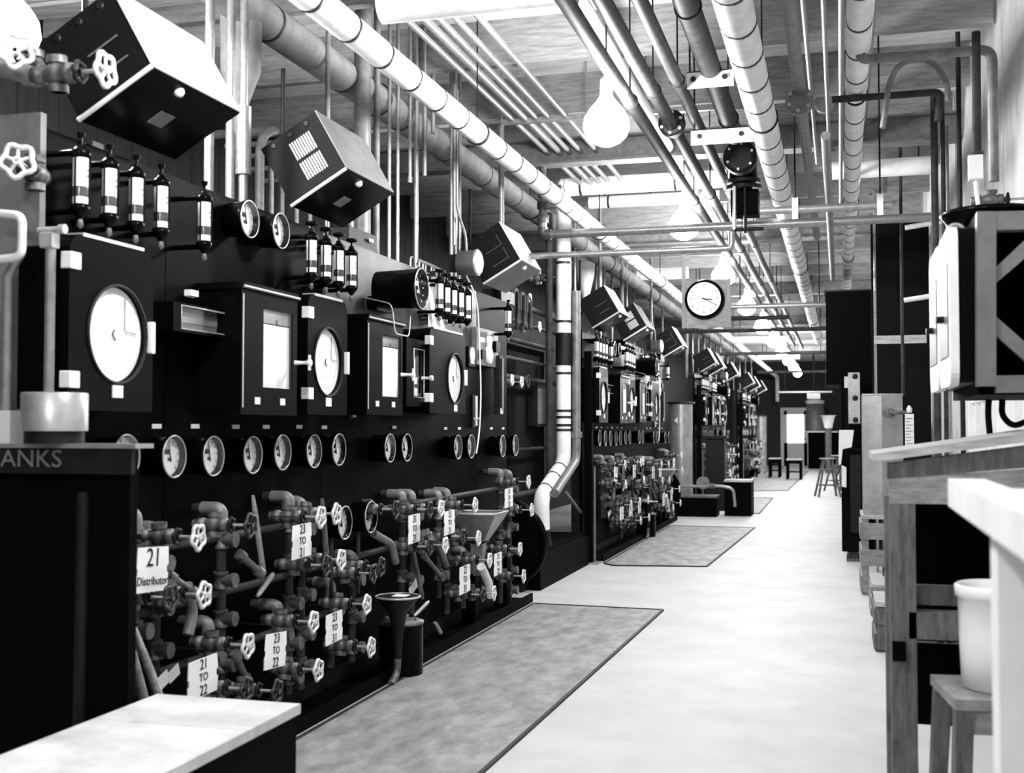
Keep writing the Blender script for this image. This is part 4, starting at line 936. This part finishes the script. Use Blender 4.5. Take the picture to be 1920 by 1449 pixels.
# ================================================================== BENCHES, STOOLS, TANKS
def plank_bench(x0, x1, y0, y1, h, lab, top='benchtop', solid=True):
    t = empty('low_bench', ((x0+x1)/2, (y0+y1)/2, 0), lab, 'bench'); W = (x1-x0)/2; L = (y1-y0)/2
    b = MB(); n = 3; dw = 2*W/n
    if top == 'benchtop': b.box(-W, W, -L, L*.68, h-.03, h).box(-W, W, L*.68+.003, L, h-.03, h)
    else:
        for k in range(n): b.box(-W+k*dw+.0012, -W+(k+1)*dw-.0012, -L, L, h-.03, h)
    part('top', b, top, t)
    if solid:
        part('side_panel', MB().box(W-.03, W-.01, -L+.01, L-.01, 0, h-.031), 'black', t); part('side_panel', MB().box(-W+.01, -W+.03, -L+.01, L-.01, 0, h-.031), 'black', t)
        part('end_panel', MB().box(-W+.031, W-.031, L-.03, L-.01, 0, h-.031), 'black', t); part('end_panel', MB().box(-W+.031, W-.031, -L+.01, -L+.03, 0, h-.031), 'black', t)
    else:
        for sx in (-1, 1):
            for sy in (-1, 1): part('leg', MB().box(sx*(W-.03)-.03, sx*(W-.03)+.03, sy*(L-.04)-.03, sy*(L-.04)+.03, 0, h-.031), 'black', t)
        part('rail', MB().box(-W+.03, W-.03, -L+.02, -L+.05, h*.35, h*.42).box(-W+.03, W-.03, -L+.02, -L+.05, h-.12, h-.031), 'black', t)
    return t
hb = .55
p = Z(564, 1319, hb); q = Z(281, 1306, hb)
plank_bench(q.x, p.x, 1.25, p.y, hb, 'low black-sided bench with a pale scuffed top in the left foreground')
p = Z(1408, 905, .55); q = Z(1358, 905, .55); yb_ = Z(1400, 968, 0).y
t = plank_bench(-1.80, -1.36, yb_, yb_+.6, .57, 'dark heavy table with pale top beyond the second bank', 'wood', True)
plank_bench(-2.55, -1.88, yb_-.3, yb_+.2, .33, 'low dark wooden box beside the heavy table, at the second bank end', 'woodd')
for i, (u0, u1, vb) in enumerate([(1474, 1503, 899), (1441, 1463, 896)]):
    yq = Z((u0+u1)/2, vb, 0).y; a = Y(u0, vb, yq); c = Y(u1, vb, yq)
    plank_bench(a.x, c.x, yq, yq+.8, .55, 'small far black step bench near the end door, %s' % ('right, open-framed and nearer the aisle', 'left, against the panels')[i], 'wood', False)
# curved pipe over the low box
p = [Y(u, v, yb_-.35) for u, v in ((1268, 912), (1352, 911), (1375, 916), (1378, 950))]
t = empty('drain_pipe', (p[0].x, p[0].y, p[0].z), 'horizontal pipe over the low dark box with a bright elbow dropping at its right end', 'pipe')
part('pipe_run', MB().tube([q_-p[0] for q_ in p], .025, 10, bend=.08), 'galv', t)
part('valve_body', MB().lathe([(-.05, .04), (.05, .04)], Y(1335, 911, yb_-.35)-p[0], 'x', n=12), 'cast', t); part('disc', MB().lathe([(-.02, .1), (.02, .1)], Y(1318, 905, yb_-.35)-p[0], 'y', n=20), 'gpaint', t)
def stool(u, v, hz, lab, rz=.2):
    p = Z(u, v, 0)
    t = empty('tall_stool', (p.x, p.y, 0), lab, 'stool', 'tall wooden stools at the far aisle end', rz)
    part('seat', MB().lathe([(hz-.03, .15), (hz-.025, .165), (hz-.005, .165), (hz, .155)], n=20), 'woodm', t)
    for k in range(4):
        a = PI/4+k*PI/2; part('leg', MB().tube([(.11*math.cos(a), .11*math.sin(a), hz-.03), (.31*math.cos(a), .31*math.sin(a), 0)], [.02, .024], 10), 'woodd', t)
    for zz, f in ((hz*.3, .70), (hz*.72, .28)):
        R = .11+.20*(1-zz/(hz-.03))
        pts = [(R*math.cos(PI/4+k*PI/2), R*math.sin(PI/4+k*PI/2), zz) for k in range(4)]
        for k in range(4): part('rung', MB().tube([pts[k], pts[(k+1) % 4]], .010, 8), 'woodd', t)
stool(1552, 931, .79, 'tall wooden stool standing in the aisle, nearer of two')
stool(1572, 921, .80, 'tall wooden stool half behind the nearer one, farther of two', .6)
def tank(u, vt, x, r, h, lab, num=None):
    p = X(u, 803, x)
    t = empty('tank', (x, p.y, 0), lab, 'tank')
    part('shell', MB().lathe([(0, r), (h, r)], n=28), 'steel', t)
    part('lid', MB().lathe([(h, r*1.2), (h+.03, r*1.22), (h+.04, r*.9), (h+.05, 0)], n=28), 'iron', t)
    if num:
        text_obj('lettering', num, .14, 'paper', t, (-.02, -r-.004, h-.28), FY)
    return t
tank(1277, 755, -2.55, .19, 1.80, 'tall grey cylindrical tank marked 41 between second and third banks', '41')
tank(1426, 775, -2.45, .19, 1.78, 'slim distant grey cylindrical tank before the farthest bank')
# dark pedestal cabinet behind bench
p = X(1342, 803, -2.05)
t = empty('pedestal_cabinet', (-2.05, p.y, 0), 'dark square pedestal with a flat cap behind the heavy table', 'pedestal'); part('body', MB().box(-.16, .16, -.16, .16, 0, 1.22, bev=.01), 'iron', t); part('cap', MB().box(-.2, .2, -.2, .2, 1.22, 1.27), 'iron', t)
# ================================================================== CLOCK
cl = Y(1324, 569, yT2+.02); s_ = cl.y/2200*1.01
t = empty('wall_clock', (cl.x, cl.y, cl.z), 'round white clock with black rim on a square wooden board hung over the aisle', 'clock')
hw = 41*9.7/2200
part('board', MB().box(-hw, hw, 0, .03, -hw, hw), 'woodm', t)
part('rim', MB().lathe([(0, .148), (.02, .148), (.045, .138), (.05, .122)], (-.01, 0, .03), (0, -1, 0), n=40), 'enamel', t)
fc = part('dial', MB().lathe([(.046, .124), (.051, .124)], (-.01, 0, .03), (0, -1, 0), n=40), 'dial', t)
for k in range(1, 13):
    a = k*PI/6; text_obj('numeral', str(k), .026, 'ink', fc, (-.01+.098*math.sin(a), -.053, .03+.098*math.cos(a)), FY)
part('minute_ticks', (lambda b: [b.add([(-.01+r_*math.sin(a)+w_*math.cos(a), -.0525, .03+r_*math.cos(a)-w_*math.sin(a)) for r_, w_ in ((.113, -.0008), (.12, -.0008), (.12, .0008), (.113, .0008))], [(0, 1, 2, 3)]) for a in [j*PI/30 for j in range(60)]] and b)(MB()), 'ink', fc)
for nme, a, L, wd_ in (('hour_hand', math.radians(97), .062, .0045), ('minute_hand', math.radians(117), .09, .003)):
    part(nme, MB().tube([(-.01-math.sin(a)*.015, -.056, .03-math.cos(a)*.015), (-.01+math.sin(a)*L, -.056, .03+math.cos(a)*L)], [wd_, wd_*.6], 6), 'ink', t)
part('hanger_bar', MB().box(-hw, -hw+.03, -.005, .0, -hw, .43).box(-hw, -hw+.06, -.005, 0, .40, .43), 'gpaint', t)
part('side_bar', MB().box(hw-.03, hw, -.006, 0, -hw, hw), 'gpaint', t)
# ================================================================== RIGHT SIDE
# tall black cabinet and things in front
yC = 14.0
a = Y(1548, 548, yC); c = Y(1640, 760, yC)
t = empty('tall_cabinet', ((a.x+c.x)/2, yC+.4, 0), 'tall black cabinet reaching almost to the pipes on the right of the aisle', 'cabinet')
W = (c.x-a.x)/2
part('body', MB().box(-W+.16, W, -.4, .8, 0, 1.9), 'black', t); part('overhang', MB().box(-W, W, -.4, .8, 1.9, a.z), 'black', t); part('top_edge', MB().box(-W-.02, W+.02, -.42, .82, a.z, a.z+.02), 'iron', t)
part('door', MB().box(-W+.2, W-.05, -.42, -.4, .1, 1.8), 'enamel', t)
yD = 13.0
a = Y(1590, 698, yD); c = Y(1613, 795, yD)
t = empty('meter_plate', ((a.x+c.x)/2, yD, c.z), 'upright shiny metal plate with bolts on the black cabinet front', 'plate')
W = (c.x-a.x)/2; Hh = a.z-c.z
part('plate', MB().box(-W, W, 0, .03, 0, Hh, bev=.01), 'steel', t)
for zz in (.08, .5, .92): part('boss', MB().lathe([(0, .03), (.03, .02)], (W*.2, 0, Hh*zz), (0, -1, 0), n=12), 'iron', t)
part('side_clip', MB().box(-W-.04, -W, 0, .04, Hh*.7, Hh*.92), 'paint', t); part('backing', MB().box(-W, W, .03, .6, -.05, Hh), 'black', t)
a = Y(1577, 842, yD-.1); c = Y(1620, 1003, yD-.1)
t = empty('lower_cabinet', ((a.x+c.x)/2, yD, 0), 'narrow black riveted cabinet on the floor below the shiny plate', 'cabinet')
W = (c.x-a.x)/2
part('body', MB().box(-W, W, -.1, .5, .1, a.z, bev=.01), 'enamel', t); part('door', MB().box(-W*.2, W*.75, -.115, -.1, .3, a.z-.06), 'iron', t)
part('foot', MB().box(-W+.05, W+.02, -.14, .5, 0, .03).box(-.05, .05, 0, .1, .03, .1), 'woodd', t)
p = Y(1590, 835, yD-.2)
t = empty('hung_papers', Y(1588, 805, yD-.15), 'torn white papers hanging above the narrow black cabinet', 'paper')
o0 = t.location
sp = lambda u, v, k=0: tuple(Y(u, v, yD-.15+k)-o0)
part('sheet', MB().hexa([sp(*q_) for q_ in ((1573, 806), (1601, 806), (1597, 838), (1580, 842), (1577, 870), (1572, 872))], [sp(*q_, .004) for q_ in ((1573, 806), (1601, 806), (1597, 838), (1580, 842), (1577, 870), (1572, 872))]), 'paper', t)
part('sheet', MB().hexa([sp(*q_, -.03) for q_ in ((1578, 872), (1587, 876), (1587, 914), (1578, 912))], [sp(*q_, -.026) for q_ in ((1578, 872), (1587, 876), (1587, 914), (1578, 912))]), 'paper', t)
part('cord', MB().tube([sp(1574, 880, -.05), sp(1568, 895, -.05), sp(1570, 908, -.05), sp(1576, 905, -.05)], .006, 6), 'ink', t)
# steel tank on crate
yK = 10.45
a = Y(1617, 740, yK); c = Y(1700, 968, yK)
t = empty('steel_tank', ((a.x+c.x)/2, yK+.3, c.z), 'pale sheet-steel tank standing on a wooden crate by the right wall', 'tank')
W = (c.x-a.x)/2; Hh = a.z-c.z
b = MB(); pts = [(-W, -.3), (-.02, -.33), (W-.02, -.26), (W, .25), (-W, .25)]
b.hexa([(x_, y_, 0) for x_, y_ in pts], [(x_, y_, Hh) for x_, y_ in pts]); part('shell', b, 'steel', t)
part('rim', MB().tube([(x_, y_, Hh) for x_, y_ in pts], .008, 8, closed=True), 'edge', t)
q = Y(1680, 773, yK-.35)-V(t.location)
part('outlet_pipe', MB().tube([(q.x-.03, -.3, q.z), (q.x-.03, -.42, q.z), (q.x+.1, -.42, q.z)], .018, 10, bend=.02).lathe([(-.02, .04), (.02, .04)], (q.x-.03, -.36, q.z), 'y', n=14), 'cast', t)
part('scale_tube', MB().box(q.x+.08, q.x+.15, -.44, -.41, q.z-.28, q.z-.01), 'dial', t, 'white graduated scale'); 
b = MB()
for k in range(9): b.box(q.x+.085, q.x+(.12 if k % 2 else .14), -.442, -.441, q.z-.26+k*.026, q.z-.256+k*.026)
part('scale_marks', b, 'ink', t)
part('cock', MB().lathe([(0, .02), (.03, .025), (.06, .008)], (q.x+.115, -.425, q.z), n=10), 'wheel', t)
# crates
def crate(u0, u1, v0, v1, y_, dep, lab, m_='woodm', slats=3):
    a = Y(u0, v0, y_); c = Y(u1, v1, y_); zb = 0
    t = empty('wooden_crate', ((a.x+c.x)/2, y_+dep/2, zb), lab, 'crate'); W = (c.x-a.x)/2; Hh = a.z-zb
    for sx_ in (-W, W-.05):
        for sy_ in (-dep/2, dep/2-.05): part('upright', MB().box(sx_, sx_+.05, sy_, sy_+.05, 0, Hh-.03), m_, t)
    part('top_board', MB().box(-W-.01, W+.01, -dep/2-.01, dep/2+.01, Hh-.03, Hh+.0), 'wood', t)
    for k in range(slats):
        z_ = Hh*(k+.1)/slats; part('slat', MB().box(-W, W, -dep/2-.02, -dep/2, z_, z_+Hh/slats*.62).box(-W-.02, -W, -dep/2, dep/2, z_, z_+Hh/slats*.62), m_, t)
    return t
crate(1617, 1672, 966, 1110, 10.35, .7, 'tall wooden crate carrying the pale steel tank')
crate(1637, 1690, 1095, 1150, 9.2, .5, 'wooden crate on the floor, middle of the three by the table leg')
crate(1644, 1700, 1128, 1218, 7.75, .5, 'nearest wooden crate, low beside the table leg', 'woodd', 2)
solo('pale_hose', MB().tube([Y(u, v, 7.6) for u, v in ((1672, 1035), (1664, 1045), (1662, 1090), (1668, 1118))], .012, 8, bend=.05), 'wrapw', 'pale looped hose hanging behind the table leg', 'hose')
# work table with sloping top
yT_ = X(1690, 1449, .21).y if False else 3.95
def P4(u, v, k=0.): return Y(u, v, yT_+k)
t0 = P4(1690, 1300)
t = empty('work_table', (t0.x, yT_, 0), 'weathered wooden work table with a sloping top at the right', 'table'); o0 = V(t.location)
R4 = lambda pts, k0, k1: MB().hexa([P4(*p_, k0)-o0 for p_ in pts], [Y(p_[0], p_[1], yT_+k0)-o0+V((0, k1-k0, 0)) for p_ in pts])
part('top_board', R4([(1637, 851), (1960, 806), (1960, 824), (1637, 866)], -.03, .55), 'wood', t)
part('top_rail', R4([(1664, 868), (1960, 830), (1960, 874), (1664, 898)], 0, .03), 'woodd', t)
part('apron', R4([(1666, 898), (1960, 876), (1960, 946), (1668, 944)], 0, .025), 'woodm', t)
a = P4(1668, 944); c = P4(1716, 944)
part('leg', MB().box(a.x-o0.x, c.x-o0.x, -.0, .08, 0, a.z), 'woodd', t)
part('leg', MB().box(.62, .70, -.0, .08, 0, a.z), 'woodd', t)
part('leg', MB().box(a.x-o0.x, c.x-o0.x, .45, .53, 0, a.z), 'woodd', t)
a = P4(1716, 1102); c = P4(1716, 1140); d = P4(1716, 1148); e2 = P4(1716, 1198)
part('cross_rail', MB().box(a.x-o0.x-.02, .62, .08, .10, c.z, a.z), 'woodd', t)
part('cross_rail', MB().box(a.x-o0.x-.02, .62, .0, .08, e2.z, d.z), 'woodd', t)
part('side_block', MB().box(P4(1676, 1200).x-o0.x-.005, P4(1698, 1200).x-o0.x, -.015, 0, P4(1690, 1238).z, P4(1690, 1202).z), 'black', t)
# dark sheet behind the rails
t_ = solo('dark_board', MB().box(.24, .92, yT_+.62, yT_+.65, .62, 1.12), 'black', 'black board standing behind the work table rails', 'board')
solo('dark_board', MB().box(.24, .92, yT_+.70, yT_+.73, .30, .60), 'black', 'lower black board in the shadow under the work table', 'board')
# crock on stool
cz = P4(1865, 1262).z
p = D(1880, 1290, 3.42)
sx, sy = p.x, p.y
t = empty('wooden_stool', (sx, sy, 0), 'plain square wooden stool carrying the white crock under the table', 'stool', rz=.12)
part('seat', MB().box(-.17, .17, -.17, .17, p.z-.03, p.z), 'woodm', t)
for sy_ in (-.145, .145): part('apron', MB().box(-.155, .155, sy_-.01, sy_+.01, p.z-.1, p.z-.03), 'woodm', t)
for ix in (-1, 1):
    for iy in (-1, 1): part('leg', MB().hexa([(ix*.14-.025, iy*.14-.025, p.z-.03), (ix*.14+.025, iy*.14-.025, p.z-.03), (ix*.14+.025, iy*.14+.025, p.z-.03), (ix*.14-.025, iy*.14+.025, p.z-.03)], [(ix*.17-.02, iy*.17-.02, 0), (ix*.17+.02, iy*.17-.02, 0), (ix*.17+.02, iy*.17+.02, 0), (ix*.17-.02, iy*.17+.02, 0)]), 'woodd', t)
for sy_ in (-.155, .155): part('rung', MB().box(-.15, .15, sy_-.01, sy_+.01, .2, .23), 'woodd', t)
zt = D(1880, 1096, 3.42).z; hc = zt-p.z
t = empty('stoneware_crock', (sx, sy, p.z), 'white glazed stoneware crock standing on the wooden stool', 'crock')
part('body', MB().lathe([(0, .10), (.005, .112), (hc*.5, .118), (hc-.04, .12), (hc-.035, .128), (hc-.005, .13), (hc, .123), (hc-.005, .11), (hc-.06, .107), (.02, .10), (.02, 0)], n=36), 'ceramic', t)
# white painted foreground stand
t = empty('white_stand', (.30, 2.0, 0), 'blurred white painted wooden stand in the right foreground', 'stand')
zt = D(1780, 897, 2.6).z; zb_ = D(1780, 948, 2.6).z; fx_ = D(1777, 900, 2.6); x0 = fx_.x-.30; yf = fx_.y-2.0
part('rail', MB().box(x0, x0+.075, -1.0, yf, zb_, zt, bev=0), 'white', t)
part('post', MB().box(x0+.035, x0+.3, yf-.55, yf-.45, 0, zb_), 'white', t)
part('top_board', MB().box(x0+.075, x0+.5, -1.0, yf-.35, zt-.035, zt-.004), 'white', t)
# recorder pair in the braced frame
yF = 4.18
a = Y(1832, 396, yF); c = Y(1990, 738, yF)
t = empty('braced_frame', (a.x, yF, c.z), 'grey wooden frame with K-shaped braces at right, carrying two recorders', 'frame'); o0 = V(t.location)
S4 = lambda pts, k0=0., k1=.04: MB().hexa([Y(*p_, yF)-o0+V((0, k0, 0)) for p_ in pts], [Y(*p_, yF)-o0+V((0, k1, 0)) for p_ in pts])
part('post', S4([(1832, 396), (1868, 396), (1868, 724), (1832, 724)], 0, .06), 'gpaint', t)
part('top_rail', S4([(1868, 396), (1990, 393), (1990, 428), (1868, 431)], .002, .06), 'gpaint', t)
part('bottom_rail', S4([(1868, 704), (1990, 702), (1990, 734), (1868, 736)], .002, .06), 'gpaint', t)
part('brace', S4([(1868, 500), (1990, 385), (1990, 425), (1868, 530)], .012, .05), 'gpaint', t)
part('brace', S4([(1868, 592), (1990, 700), (1990, 735), (1868, 628)], .012, .05), 'gpaint', t)
W_ = .42
part('back_board', MB().box(.0, W_, .94, .96, 0, a.z-c.z), 'black', t); part('floor_board', MB().box(0, W_, .06, .94, 0, .02), 'black', t)
part('side_board', MB().box(0, .02, .06, .94, .02, a.z-c.z), 'black', t); part('roof_board', MB().box(0.02, W_, .06, .94, a.z-c.z-.02, a.z-c.z), 'black', t)
part('wall_bracket', MB().box(.40, WX-a.x, .1, .16, .3, .36).box(.40, WX-a.x, .8, .86, .3, .36), 'iron', t)
xf = .365
for i, (y0, lab) in enumerate(((4.24, 'nearer black-cased recorder facing the aisle on the braced frame'), (4.73, 'farther black-cased recorder facing the aisle on the braced frame'))):
    z0, z1 = 1.55, 2.09; Hh = z1-z0; W = .225
    t = empty('side_recorder', (a.x-.001, y0+W, z0), lab, 'recorder', 'recorder pair on the braced frame'); dx = xf-a.x
    part('case', MB().prismX(rounded(-W, W, 0, Hh, .05, .05), dx+.03, 0), 'enamel', t)
    d_ = part('door', MB().prismX(rounded(-W-.005, W+.005, -.005, Hh+.005, .06, .06), dx, dx+.028), 'white', t, 'pale door facing the aisle')
    part('door_glass', MB().box(dx-.004, dx, -W+.06, W-.06, .1, Hh-.12), 'gpaint', d_)
    part('latch', MB().box(dx-.03, dx, -.03, .03, Hh*.42, Hh*.46, bev=.005), 'iron', d_); part('carry_ring', MB().ring((dx*.5, 0, Hh+.01), 'y', .03, .008, 20, 6), 'edge', t)
# round black thing on frame top
t = empty('tub', (Y(1845, 380, 4.6).x+.02, 4.6, a.z), 'round black tub resting on top of the braced frame', 'tub'); part('shell', MB().lathe([(0, .13), (.05, .17), (.06, .175), (.07, .165)], n=28), 'enamel', t)
# cables on the frame underside at right
for i in range(2):
    b = MB().tube([Y(u, v, 5.0) for u, v in [((1856, 735), (1852, 770), (1856, 815)), ((1880, 735), (1878, 780), (1900, 800), (1925, 790))][i]], .012, 8, bend=.08)
    solo('black_cable', b, 'ink', 'black cable hanging below the braced frame, %s' % ('left, straight', 'right, looped')[i], 'cable')
# wall pipework at upper right
yW = 6.0
pts = [(1612, 85), (1614, 112), (1860, 92), (1866, 340)]
P = [Y(u, v, yW) for u, v in pts]
solo('wall_pipe', MB().tube([P[0], P[1], V((P[2].x, yW, P[1].z)), V((P[2].x, yW, P[3].z))], .025, 12, bend=.06), 'grpipe', 'grey pipe crossing at upper right and dropping down the wall', 'pipe')
P = [Y(u, v, 6.6) for u, v in [(1655, 240), (1668, 150), (1690, 115), (1745, 110), (1776, 150), (1778, 190)]]
solo('wall_pipe', MB().tube(P, .016, 10, bend=.12), 'grpipe', 'arched thin pipe under the grey crossing pipe at upper right', 'pipe')
a = Y(1560, 187, 6.7); c = Y(1765, 178, 6.7)
solo('wall_pipe', MB().tube([a, (c.x, 6.7, a.z), (c.x-.02, 6.7, a.z-.16)], .02, 12, bend=.04), 'dkpipe', 'dark level pipe running from the blind flange to the wall', 'pipe')
solo('wall_pipe', MB().tube([Y(1830, 60, 5.8), Y(1832, 290, 5.8)], .02, 10).tube([Y(1832, 285, 5.8), Y(1832, 290, 5.8)], .03, 10), 'dkpipe', 'dark upright conduit on the pale wall, ending at a white box', 'pipe')
p = Y(1829, 320, 5.8)
t = empty('switch_box', (p.x, 5.8, Y(1829, 338, 5.8).z), 'small white switch box hanging from the dark wall conduit', 'switch'); part('box', MB().box(-.03, .03, -.03, .03, 0, .115, bev=.005), 'white', t); part('outlet_tube', MB().tube([(0, 0, 0), (.01, 0, -.12)], .01, 8), 'white', t)
for i, (u, x0_, m_) in enumerate([(1752, .62, 'dkpipe'), (1768, .64, 'dkpipe'), (1799, .70, 'iron'), (1638, .28, 'galv'), (1688, .40, 'dkpipe'), (1775, .66, 'galv')]):
    y_ = [7.9, 8.0, 7.2, 12.5, 11, 8.2][i]; p = Y(u, 300, y_); top = [Y(u, 175, y_).z, Y(u, 190, y_).z, Y(u, 60, y_).z, CZ, CZ, 3.4][i]; bot = [0, 0, 0, Y(u, 545, y_).z, Y(u, 740, y_).z, 0][i]
    solo('upright_pipe', MB().tube([(p.x, y_, bot), (p.x, y_, top)], .022 if i == 0 else .014, 10), m_, 'upright pipe along the right wall, %s' % ['thick and closest to the arched pipe', 'just right of the thick one', 'black, tall, right of the pair', 'bright, left, above the black cabinet', 'thin and dark above the steel tank', 'pale and thin beside the thick one'][i], 'pipe', 'upright pipes at the right wall')
p = Y(1862, 375, 6.0)
o = clone(pd, V((p.x-.1, 6.0, p.z+.0)), 'dark valve at the foot of the grey wall pipe at upper right'); del o['group']
# wooden rail frame at right, posts
t = empty('shelf_frame', (Y(1640, 630, 12).x, 12, 0), 'thin wooden upright with a level rail behind the tall black cabinet', 'frame'); o0 = V(t.location)
a = Y(1638, 545, 12)-o0; c = Y(1645, 740, 12)-o0
part('post', MB().box(a.x, c.x, 0, .05, 0, a.z), 'woodm', t); d = Y(1737, 628, 12)-o0; e2 = Y(1640, 645, 12)-o0
part('rail', MB().box(a.x, d.x, -.03, 0, e2.z, d.z), 'wood', t)
part('bay_shade_sheet', MB().box(a.x+.0, WX-o0.x-.02, .9, .93, 0, 3.6), 'darkwall', t)  # added black sheet standing in for the shade of the bay
for i, (u0, v0, u1, v1) in enumerate([(1697, 427, 1790, 411), (1695, 563, 1790, 548)]):
    solo('pale_batten', MB().tube([Y(u0, v0, 10.5), Y(u1, v1, 10.5)], .022, 4), 'white', 'short white batten sticking out from the right wall, %s' % ('upper', 'lower')[i], 'batten')
# ================================================================== FAR END
yq = 42.
a = Y(1515, 812, yq); c = Y(1572, 872, yq)
t = empty('far_cabinet', ((a.x+c.x)/2, yq, 0), 'long black counter cabinet right of the end door', 'cabinet'); W = (c.x-a.x)/2
part('body', MB().box(-W, W, 0, .6, 0, 1.25), 'black', t); part('counter', MB().box(-W-.02, -W+1.0, -.03, .62, 1.25, 1.3), 'white', t)
p = Y(1528, 800, yq)
t = empty('glass_carboy', (p.x, yq+.3, 1.3), 'large glass carboy with a white collar on the far counter', 'carboy'); part('body', MB().lathe([(0, .32), (.6, .32), (.9, .3), (1.1, .12), (1.15, .12)], n=20), 'gpaint', t); part('collar', MB().lathe([(.95, .3), (1.05, .33), (1.1, .15)], n=20), 'white', t)
p = Y(1553, 795, 38)
t = empty('far_stand', (p.x, 38, 0), 'slim dark stand with a white cup beside the far counter', 'stand'); part('pole', MB().tube([(0, 0, 0), (0, 0, 1.4)], .1, 10), 'woodd', t); part('cup', MB().lathe([(1.4, .12), (1.75, .2), (1.8, .26)], n=16), 'white', t)
a = Y(1513, 735, 40); c = Y(1538, 748, 40)
t = empty('overhead_box', ((a.x+c.x)/2, 40, c.z), 'pale rectangular box hung above the end door', 'box'); part('body', MB().box((a.x-c.x)/2, (c.x-a.x)/2, 0, .3, 0, a.z-c.z, bev=.02), 'paint', t); part('hanger', MB().tube([(0, .15, a.z-c.z), (0, .15, CZ-c.z)], .03, 8), 'iron', t)
# ================================================================== LEFT FOREGROUND
yL = 3.16; K = 1.33
def px(p): return (V(p)-C0).dot(_f)/F
def L(u, v, k=0.): return Y(u, v, yL+k)
a = L(-120, 833); c = L(254, 833)
t = empty('tank_shelf', ((a.x+c.x)/2, yL, 0), 'blurred high dark stand at left edge, painted TANKS', 'stand'); o0 = V(t.location)
zt = L(200, 832).z
part('top', MB().box(a.x-o0.x, c.x-o0.x, 0, .10, zt-.014, zt), 'steel', t)
fb = part('fascia', MB().box(a.x-o0.x, L(243, 860).x-o0.x, .01, .03, L(100, 888).z, zt-.013), 'iron', t)
text_obj('lettering', 'TANKS', .078, 'gpaint', fb, (L(42, 861).x-o0.x, .006, L(42, 861).z), FY, sx=1.15)
part('side_panel', MB().box(a.x-o0.x, L(225, 1000).x-o0.x, .05, .07, 0, L(100, 888).z), 'black', t)
part('side_panel', MB().box(L(222, 1000).x-o0.x-.02, L(222, 1000).x-o0.x, .07, .10, 0, zt-.02), 'black', t)
part('fold', MB().tube([(L(135, 900).x-o0.x, .045, .0), (L(140, 900).x-o0.x, .045, 1.2)], .02, 8), 'iron', t)
p = L(102, 815, .05)
t = empty('metal_pan', (p.x, yL+.05, zt), 'round brushed metal pan on the high stand at left edge', 'pan')
z0 = L(102, 808, .05).z-zt; z1 = L(102, 738, .05).z-zt; R = 60*px(p)
part('base', MB().lathe([(0, R*.9), (z0, R*.9)], n=24), 'iron', t); part('body', MB().lathe([(z0, R), (z1, R), (z1+.003, R*.97), (z1-.01, R*.95)], n=32), 'steel', t)
p = L(10, 800, .05)
solo('pale_block', MB().box(-.06, .05, -.04, .04, 0, L(0, 770, .05).z-zt), 'paint', 'pale block beside the metal pan on the stand', 'block', loc=(p.x, yL+.05, zt))
t = empty('sampling_post', (L(68, 800, .14).x, yL+.14, 0), 'grey upright board behind the metal pan at the left edge', 'post')
part('board', MB().box(-.30, 0, 0, .03, 0, 2.45), 'gpaint', t)
for i, (u, vt) in enumerate(((95, 470), (14, 520))):
    p = L(u, vt, .07)
    solo('sample_pipe', MB().tube([(p.x, p.y, zt), (p.x, p.y, p.z)]+([(p.x+.0, p.y, p.z+.02)] if i == 0 else [(p.x+.05, p.y, p.z+.08)]), .016, 10), 'grpipe', 'blurred upright pipe rising from the stand, %s' % ('right, below the brass clamp', 'leftmost, at the picture edge')[i], 'pipe')
p = L(92, 448, .07)
t = empty('clamp', (p.x, p.y, p.z), 'blurred metal clamp fitting on the right upright pipe at left edge', 'clamp')
part('block', MB().box(-.02, .025, -.02, .02, -.03, .02, bev=.005), 'steel', t); part('screw', MB().tube([(-.04, 0, .03), (.05, 0, .03)], .01, 8).lathe([(0, .016), (.02, .016)], (.04, 0, .03), 'x', n=10), 'edge', t)
a = L(-15, 400, .0)
t = empty('gauge_glass_frame', (a.x, a.y, L(0, 488, .0).z), 'blurred pale rounded frame at the left edge above the stand', 'frame'); 
b = MB().tube([(0, 0, 0), (.115, 0, .01), (.115, 0, .14), (0, 0, .155)], .014, 10, bend=.03); part('frame', b, 'paint', t)
# blurred foreground valves
for i, (u, v, k, lab) in enumerate([(185, 132, .0, 'blurred near valve wheel in front of the nearest tilted box'), (35, 100, -.05, 'blurred near valve wheel at the upper left corner'), (38, 305, -.05, 'blurred near valve wheel at left edge, below the upper pair')]):
    p = L(u, v, k)
    o = clone(pv, p-V((.25, 0, 0)), lab, None)
    if 'group' in o: del o['group']
    o.scale = (1.1, 1.15, 1.15)
    if i: o.rotation_euler = (0, 0, -1.2); o.location = p-V((.25*math.cos(1.2), -.25*math.sin(1.2), 0))
p = L(60, 120, .0); q = L(165, 133, .0)
solo('branch_pipe', MB().tube([L(-60, 112, .0), V((q.x-.2, q.y, q.z))], .03, 12), 'grpipe', 'blurred horizontal pipe at upper left feeding the near valve', 'pipe')

p = D(12, 40, 4.7)
t = empty('pendant_lamp', p, 'bright bulb at the upper left corner, behind the near valve wheels', 'lamp')
part('bulb', MB().lathe([(-.16, 0), (-.156, .035), (-.135, .08), (-.10, .115), (-.05, .132), (0, .125), (.05, .095), (.09, .06), (.12, .038), (.15, .032)], n=16), 'bulb', t)
part('socket', MB().lathe([(.15, .036), (.22, .036), (.235, .02), (.25, .008)], n=14), 'socket', t); part('cord', MB().tube([(0, 0, .25), (0, 0, CZ-p.z)], .005, 6), 'ink', t)
